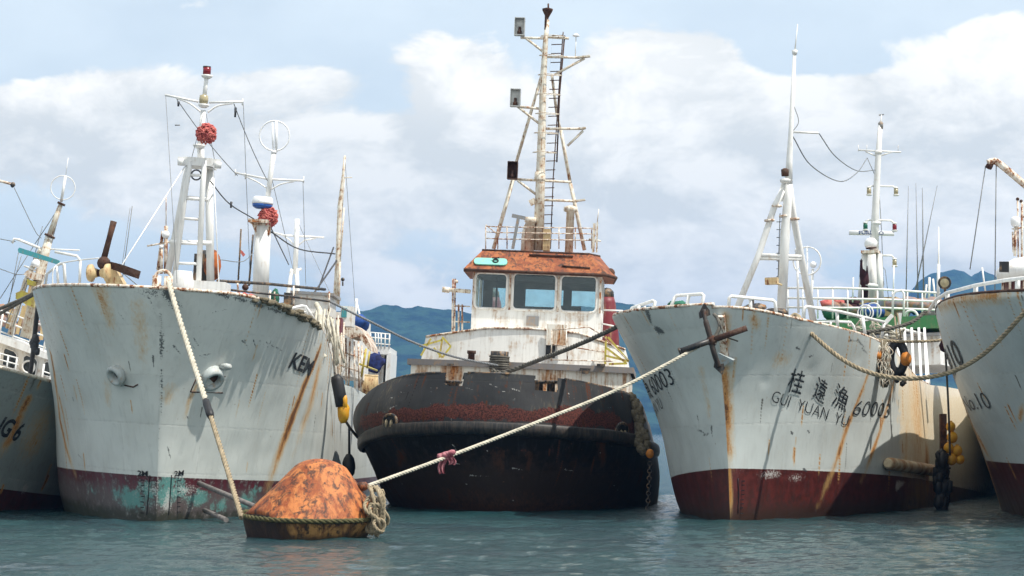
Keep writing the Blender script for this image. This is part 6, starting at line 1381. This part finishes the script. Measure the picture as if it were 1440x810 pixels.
lpoly(FL, [(22, 412), (31, 408), (48, 416), (46, 432), (36, 428), (22, 420)], D - .6, .7, 'lamp_housing', 'yellow_paint', ml); lpoly(FL, [(38, 392), (50, 396), (48, 402), (38, 400)], D - .6, .7, 'lamp_housing', 'yellow_paint', ml)
b = MB(); rng = random.Random(9)
for k in range(26):
    x = rng.uniform(2, 70); y = 432 + x * .42 + rng.uniform(0, 26); b.lump(p_(x, y, D + 2 + rng.random()), rng.uniform(.10, .24), k, 8, (1, 1, 1), .4)
b.build('deck_gear', 'clutter', rl)
b = MB()
for x0, y0, x1, y1 in ((34, 448, 44, 400), (44, 470, 52, 430), (24, 470, 34, 430), (58, 478, 62, 440), (10, 462, 18, 430)): b.bar(p_(x0, y0, D + 1.5), p_(x1, y1, D + 1.5), .16, .12)
b.build('winch_frame', 'cream_paint', rl)
for x0, y0, x1, y1 in ((84, 290, 48, 345), (48, 345, 0, 420), (60, 318, 45, 372), (86, 290, 68, 360), (30, 360, 10, 432), (44, 384, 18, 460), (26, 355, 12, 430), (0, 336, 22, 340), (0, 378, 22, 386), (22, 386, 34, 386), (8, 455, 40, 390)): wire(FL, [(x0, y0, D), (x1, y1, D)], rl, .015, 'cable_grey')
b = MB(); b.path([p_(-40, 244), p_(17, 259)], .05, 8); bo = b.build('boom', 'white_rusty', rl); b = MB(); b.lump(p_(18, 260), .10, 1, 8); b.build('block', 'dark_steel', bo)
wire(FL, [(20, 264, D), (48, 322, D), (58, 335, D)], rl, .015, 'cable_grey')
# ================================================================== 6. BUOY, ROPES, FENDERS
# the big steel mooring buoy: a cone on a shallow drum, lying slightly over
cb = W(433, 745, 57.4); cb.z = 0
ax = Vector((.075, 0, 1)).normalized()
TBu = Thing('mooring_buoy', cb, 'rusty orange conical steel mooring buoy floating in front of the trawlers', 'buoy')
zc = .43
def bulged(prof, n=96, seed=3, amp=.02):
    u, v = Vector((1, 0, -.055)).normalized(), Vector((0, 1, 0)); vs = []; fs = []
    for r, h, off in prof:
        for j in range(n):
            a = 2 * math.pi * j / n; k = 1 + amp * (vnoise(np.array([math.cos(a) * 1.7 + 9, math.sin(a) * 1.7 + 9, h * 1.6 + seed]), seed) - .5) * 2
            if math.cos(a) > 0 and h > zc: k *= 1 + .13 * math.cos(a) * math.sin(math.pi * min(1, (h - zc) / 1.4))
            q = u * (math.cos(a) * r * k + off) + v * math.sin(a) * r * k + ax * h; e_ = q.dot(Vector((-.78, -.53, -.33))) - 1.085
            if e_ > 0: q -= Vector((-.78, -.53, -.33)) * e_ * .97
            vs.append(cb + q)
    for i in range(len(prof) - 1):
        for j in range(n): fs.append((i * n + j, i * n + (j + 1) % n, (i + 1) * n + (j + 1) % n, (i + 1) * n + j))
    return vs, fs
zc = .43; prof = [(1.56, zc, 0)]
for k in range(1, 16): t_ = k / 15; prof.append((1.56 - .96 * t_, zc + 1.25 * t_, .17 * t_))
for k in range(1, 9):
    a = R(52) * (1 - k / 8); prof.append((max(.60 * math.sin(a) / math.sin(R(52)), .001), 1.68 + .19 * (math.cos(a) - math.cos(R(52))) / (1 - math.cos(R(52))), .17))
b = MB(); vs, fs = bulged(prof); b.add(vs, fs, True); body = TBu.part(b, 'cone', 'buoy_rust')
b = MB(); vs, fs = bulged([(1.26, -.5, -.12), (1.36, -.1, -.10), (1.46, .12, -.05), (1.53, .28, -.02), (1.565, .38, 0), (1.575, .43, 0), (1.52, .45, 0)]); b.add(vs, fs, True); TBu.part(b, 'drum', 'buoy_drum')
b = MB(); b.ring(cb + ax * 1.66 + Vector((.52, -.32, 0)), .10, .03, (.5, -.6, .6), 16, 6); TBu.part(b, 'lifting_eye', 'rusty_iron', body)
b = MB(); b.lump(W(509, 684, 57.3), .15, 5, 12, (1, 1, .8), .4); TBu.part(b, 'mooring_lug', 'rust_roof')
# rope round its waist
b = MB(); u, v = Vector((1, 0, -.055)).normalized(), Vector((0, 1, 0))
pts = [cb + ax * (.47 - .05 * math.cos(a * 1.5)) + u * math.cos(a) * 1.63 + v * math.sin(a) * 1.63 for a in np.linspace(0, 2 * math.pi, 80)]
laid_rope(b, pts, .062); solo(b, 'girdle_rope', 'rope_mossy', 'dark mossy rope wound once round the waist of the rusty buoy', 'rope')
b = MB(); rng = random.Random(2)
for k in range(9):
    c0 = W(rng.uniform(522, 534), rng.uniform(690, 742), 56.6 + rng.uniform(-.2, .3)); r_ = rng.uniform(.12, .26); n_ = Vector((rng.uniform(-1, 1), -1, rng.uniform(-.6, .6))).normalized(); uu_, vv_ = perp(n_)
    laid_rope(b, [c0 + (uu_ * math.cos(a) * r_ + vv_ * math.sin(a) * r_ * rng.uniform(.95, 1.35)) + n_ * .05 * math.sin(2 * a) for a in np.linspace(0, 6.4, 26)], .045)
for k in range(5):
    x = rng.uniform(516, 530); laid_rope(b, catmull([W(x, 684, 56.8), W(x + rng.uniform(2, 12), 700, 56.5), W(x + rng.uniform(0, 14), 725, 56.5), W(x + rng.uniform(-4, 12), 750, 56.6)], 6), .04)
solo(b, 'rope_knot', 'rope_tan', 'big tangled rope knot hanging on the side of the rusty buoy', 'rope knot')
# mooring lines
def line_thing(pts, r, mat, label, laid=True, name='mooring_rope', group=None, k=10):
    b = MB(); P = catmull(pts, k)
    laid_rope(b, P, r) if laid else b.path(resample(P, .12)[0], r, 7)
    return solo(b, name, mat, label, 'rope', group)
MR = 'mooring ropes'
q0 = HK.on(240, 404, .06)[0]; q0 = FK.w(q0)
TR = Thing('mooring_rope', W(338, 728, 57.2), 'tan rope from the pale trawler bow down to the buoy with a black wrap', 'rope', MR)
P = catmull([W(239, 398, 66.6), q0, W(262, 480, 64.4), W(293, 575, 61.6), W(318, 655, 59.2), W(340, 728, 56.6)], 10); i_ = int(len(P) * .6)
b = MB(); laid_rope(b, P[:i_ + 1], .078); TR.part(b, 'upper_rope', 'rope_white'); b = MB(); laid_rope(b, P[i_:], .066); TR.part(b, 'lower_rope', 'rope_tan')
b = MB(); m0 = P[i_]; dv = (P[i_ + 1] - P[i_ - 1]).normalized(); b.path([m0 - dv * .42, m0 - dv * .2, m0, m0 + dv * .2, m0 + dv * .42], [.085, .105, .095, .11, .08], 10); TR.part(b, 'wrapping', 'rubber')
line_thing([W(518, 683, 57.0), W(628, 643, 59.4), W(750, 596, 61.8), W(870, 547, 64), W(984, 487, 65.7)], .048, 'rope_white', 'long white rope running from the buoy up to the black anchor', group=MR)
line_thing([W(1120, 447, 69.2), W(1140, 468, 68.4), W(1180, 502, 67.4), W(1215, 521, 66.8), W(1255, 531, 66.3), W(1300, 531, 65.9), W(1345, 520, 65.2), W(1390, 492, 64.0), W(1440, 440, 62.6), W(1475, 395, 61.6)], .066, 'rope_tan', 'slack brown rope drooping low from the anchor trawler to the edge vessel', group=MR)
line_thing([W(1192, 469, 73), W(1240, 464, 73.4), W(1280, 454, 73.8), W(1302, 438, 74.2)], .06, 'rope_dark', 'dark rope stretched beside the green deck edge to the edge vessel', group=MR)
line_thing([W(1205, 475, 74), W(1260, 480, 74), W(1300, 480, 74), W(1328, 478, 74)], .045, 'rope_tan', 'level tan line ending at the small red bag', group=MR)
line_thing([W(462, 423, 79), W(520, 452, 79), W(580, 481, 79.3), W(640, 502, 79.6), W(700, 514, 79.7)], .04, 'cable_grey', 'thin grey line from the pale trawler rail down to the tugboat bitt', group=MR)
line_thing([W(692, 521, 79.6), W(705, 524, 79.4), W(725, 519, 79.2), W(745, 511, 78.6), W(800, 490, 76), W(850, 468, 74), W(885, 450, 72.6), W(906, 437, 72)], .075, 'rope_dark', 'thick dark rope from the tugboat bitt up to the anchor trawler rail', group=MR)
line_thing([W(-30, 449, 80), W(0, 434, 79), W(30, 421, 77), W(66, 403, 73.5)], .06, 'rope_dark', 'upper dark hawser from the pale trawler to the leaning vessel', group=MR)
line_thing([W(-30, 458, 80), W(0, 441, 79), W(30, 424, 77), W(66, 404, 73.4)], .055, 'rope_dark', 'lower dark hawser from the pale trawler to the leaning vessel', group=MR)
b = MB(); b.path(catmull([W(62, 408, 73), W(56, 416, 74), W(50, 460, 75), W(46, 500, 76), W(38, 556, 78)]), .075, 8); TK = Thing('hanging_rope', W(38, 556, 78), 'black rope with a big knot hanging between the pale trawler and leaning vessel', 'rope'); TK.part(b, 'rope', 'cable')
b = MB()
for k in range(7): b.lump(W(48 + rng.uniform(-3, 4), 476 + k * 3, 74.8), .12, k, 8, (1, 1, 1.1), .5)
TK.part(b, 'knot', 'cable')
# rag on the white rope
b = MB(); xs_ = np.linspace(-1, 1, 9)
def rag(x0, w_, h_, seed):
    n, m_ = 9, 12; vs = []; fs = []
    for j in range(m_):
        for i in range(n):
            s_ = i / (n - 1) - .5; t_ = j / (m_ - 1); y = math.sin(s_ * 14 + seed + t_ * 2) * .05 * (.3 + t_); vs.append(W(x0, 639, 59.4) + Vector((s_ * w_ * (1 - .25 * t_) + .05 * math.sin(t_ * 5 + seed), y - .07, .06 - h_ * t_ - .05 * abs(s_) * (seed % 3))))
    for j in range(m_ - 1):
        for i in range(n - 1): fs.append((j * n + i, j * n + i + 1, (j + 1) * n + i + 1, (j + 1) * n + i))
    base = len(b.v); b.add(vs, fs, True); b.add([Vector(q) + Vector((0, .02, 0)) for q in vs], [tuple(reversed(f)) for f in fs], True)
rag(623, .20, .52, 1); rag(634, .22, .30, 4); rag(629, .30, .16, 2)
for k in range(4): b.lump(W(620 + k * 5, 642 - k * 1.8, 59.35), .10, k, 9, (1.1, 1, .8), .5)
solo(b, 'rag', 'cloth_rag', 'maroon and pink rag knotted over the long white rope', 'rag')
# fenders
def tf(name, lab, grp=None, at=None): return Thing(name, at, lab, 'fender', grp)
T1 = tf('hanging_fender', 'black and yellow sausage fender hanging on the side of the pale trawler', at=W(483, 600, 77)); dk = 77
b = MB(); b.path([W(471, 528, dk), W(474, 534, dk), W(478, 555, dk), W(480, 572, dk)], [.14, .20, .20, .18], 14); T1.part(b, 'black_sleeve', 'rubber')
b = MB(); b.lump(W(483, 580, dk), .23, 6, 16, (.85, .85, 1.5), .3); b.lump(W(485, 566, dk - .1), .14, 7, 12, (.7, .7, 1.5), .4); T1.part(b, 'yellow_wrap', 'float_yellow')
b = MB(); b.path(catmull([W(466, 455, 79), W(469, 495, 78), W(471, 530, dk)]), .035, 6).path(catmull([W(486, 592, dk), W(494, 604, 79), W(505, 617, 81), W(512, 620, 82)]), .05, 6); T1.part(b, 'rope', 'rope_dark')
T2 = tf('tyre_fender', 'black tyre with an orange float hanging at the shoulder of the anchor trawler', at=W(1265, 540, 76)); d = FG.w(HG.on(1256, 522, 0, 1)[0]).y - .45
b = MB(); c0 = W(1262, 503, d)
pts = [c0 + Vector((math.cos(a) * .22, 0, math.sin(a) * .46)) for a in np.linspace(0, 2 * math.pi, 26, endpoint=False)]; b.path(pts, .13, 10, closed=True); T2.part(b, 'tyre', 'rubber')
b = MB(); b.lump(W(1274, 505, d - .1), .20, 3, 12, (.9, .9, 1.1), .2); T2.part(b, 'orange_float', 'float_orange')
b = MB(); b.path([W(1258, 445, d + .3), W(1262, 480, d), W(1261, 486, d)], .03, 6).path([W(1262, 440, d), W(1268, 484, d)], .025, 6); T2.part(b, 'rope', 'rope_tan')
b = MB()
for k in range(10): b.lump(W(1266 + rng.uniform(-5, 6), 518 + k * 2.4, d + .1), .09, k, 7, (1, 1, 1), .5)
T2.part(b, 'chain_bunch', 'black_steel')
T3 = tf('net_fender', 'long netted fender with an orange float beside the hanging tyre', at=W(1244, 560, 75.2)); d = FG.w(HG.on(1242, 525, 0, 1)[0]).y - .55
b = MB(); b.path([W(1241, 478, d), W(1243, 500, d), W(1244, 535, d), W(1244, 545, d)], [.12, .19, .18, .08], 12); T3.part(b, 'core', 'debris')
b = MB()
for k in range(46):
    x = rng.uniform(1236, 1252); y = rng.uniform(478, 530); b.path(catmull([W(x, y, d - .2), W(x + rng.uniform(-6, 6), y + 8, d - .24), W(x + rng.uniform(-5, 5), y + 16, d - .2)], 4), .014, 4)
T3.part(b, 'netting', 'mast_paint')
b = MB(); b.lump(W(1233, 500, d - .1), .18, 3, 12, (1, 1, 1), .2).lump(W(1228, 507, d), .14, 4, 12, (1, 1, 1), .2); T3.part(b, 'orange_float', 'float_orange')
T4 = tf('foam_fender', 'long tan foam roller fender lying against the rusty trawler side', at=W(1270, 668, 79)); 
b = MB(); a_, c_ = FG.w(HG.on(1238, 651, .22, 1)[0]), FG.w(HG.on(1306, 664, .3, 1)[0]); b.path([a_, a_.lerp(c_, .03), a_.lerp(c_, .5), a_.lerp(c_, .97), c_], [.12, .19, .19, .19, .12], 18); T4.part(b, 'roller', 'fender_foam')
b = MB(); b.tube(c_, c_ + Vector((.5, .6, .1)), .05); T4.part(b, 'lashing_point', 'rusty_iron')
GF = 'yellow floats hung between two hulls'
for k, (x, y, r_) in enumerate([(1337, 600, .21), (1339, 615, .24), (1334, 630, .22), (1346, 634, .23), (1338, 646, .24), (1350, 646, .20)]):
    b = MB(); r_ *= .74; c0 = W(x, y, 77); b.ball(c0, r_, 18, (1, 1, 1.08)); b.lathe([(r_ * .35, r_ * .95), (r_ * .3, r_ * 1.2), (r_ * .1, r_ * 1.25)], c0, (0, 0, 1), 12)
    solo(b, 'float', 'float_yellow', ['topmost yellow float in the gap beside the brown post', 'second yellow float from the top beside the brown post', 'yellow float third down touching the brown post', 'yellow float third down on the edge vessel side', 'lowest yellow float touching the brown post', 'lowest yellow float on the edge vessel side'][k], 'float', GF)
b = MB(); b.bar(W(1326, 582, 77.4), W(1327, 664, 77.4), .24, .2); solo(b, 'fender_post', 'rusty_iron', 'upright brown rusty post beside the yellow floats', 'post')
b = MB()
for k in range(60):
    x = 1322 + rng.gauss(0, 4) + (3 if k > 30 else 0); y = 640 + k * 1.25; b.lump(W(x, y, 76.6 + rng.random() * .5), rng.uniform(.08, .2), k, 7, (1, 1, 1.6), .6)
solo(b, 'weed_covered_fender', 'rubber', 'ragged black weed covered fender hanging down to the water by the brown post', 'fender')
TG = Thing('hanging_bag', W(1328, 492, 74), 'small dark red bag on a long rope down the edge vessel side', 'bag')
b = MB(); b.lathe([(.02, .32), (.10, .15), (.17, 0), (.12, -.15), (.03, -.2)], W(1328, 486, 74), (0, 0, 1), 12); TG.part(b, 'bag', 'cloth_dark')
b = MB(); b.path(catmull([W(1325, 466, 74), W(1328, 480, 74), W(1331, 520, 74.5), W(1334, 580, 75), W(1336, 640, 76)]), .035, 6); TG.part(b, 'rope', 'rope_dark')
TCh = Thing('chain_fender', W(914, 710, 76), 'dark rope bundle and chain with small orange float at the tugboat corner', 'fender')
b = MB()
for k in range(44):
    y = 556 + k * 1.9; x = 890 + (y - 556) * .24 + rng.gauss(0, 3.2); b.lump(W(x, y, 78.4 - (y - 556) * .012), rng.uniform(.08, .17), k, 8, (1, 1, 1.1), .6)
TCh.part(b, 'rope_bundle', 'debris')
b = MB()
for k in range(13): c0 = W(914 - k * .25, 652 + k * 5.2, 76.2); b.ring(c0, .065, .018, (1 if k % 2 else .2, .2 if k % 2 else 1, 0), 12, 5, 1.0)
TCh.part(b, 'chain', 'dark_steel'); b = MB(); b.ball(W(914, 638, 76.3), .13, 12, (1, 1, 1.2)); TCh.part(b, 'orange_float', 'float_orange')
b = MB(); b.lump(W(491, 655, 80), .36, 3, 14, (.6, .8, 1.1), .2); b.tube(W(491, 600, 80), W(491, 640, 80), .04); solo(b, 'black_fender', 'rubber', 'big black fender squeezed low between the pale trawler and the tugboat', 'fender')
for pts, lab in (([(276, 679), (358, 712)], 'grey pole floating against the pale trawler waterline, the longer upper one'), ([(284, 716), (318, 731)], 'short grey pole at the waterline under the longer floating pole')):
    p0 = FK.w(HK.on(*pts[0], .12)[0]); p1 = W(*pts[1], p0.y - 3.0); b = MB(); b.path([p0, p1], .075, 8); solo(b, 'floating_pole', 'alu_dull', lab, 'pole', 'poles floating at the waterline')
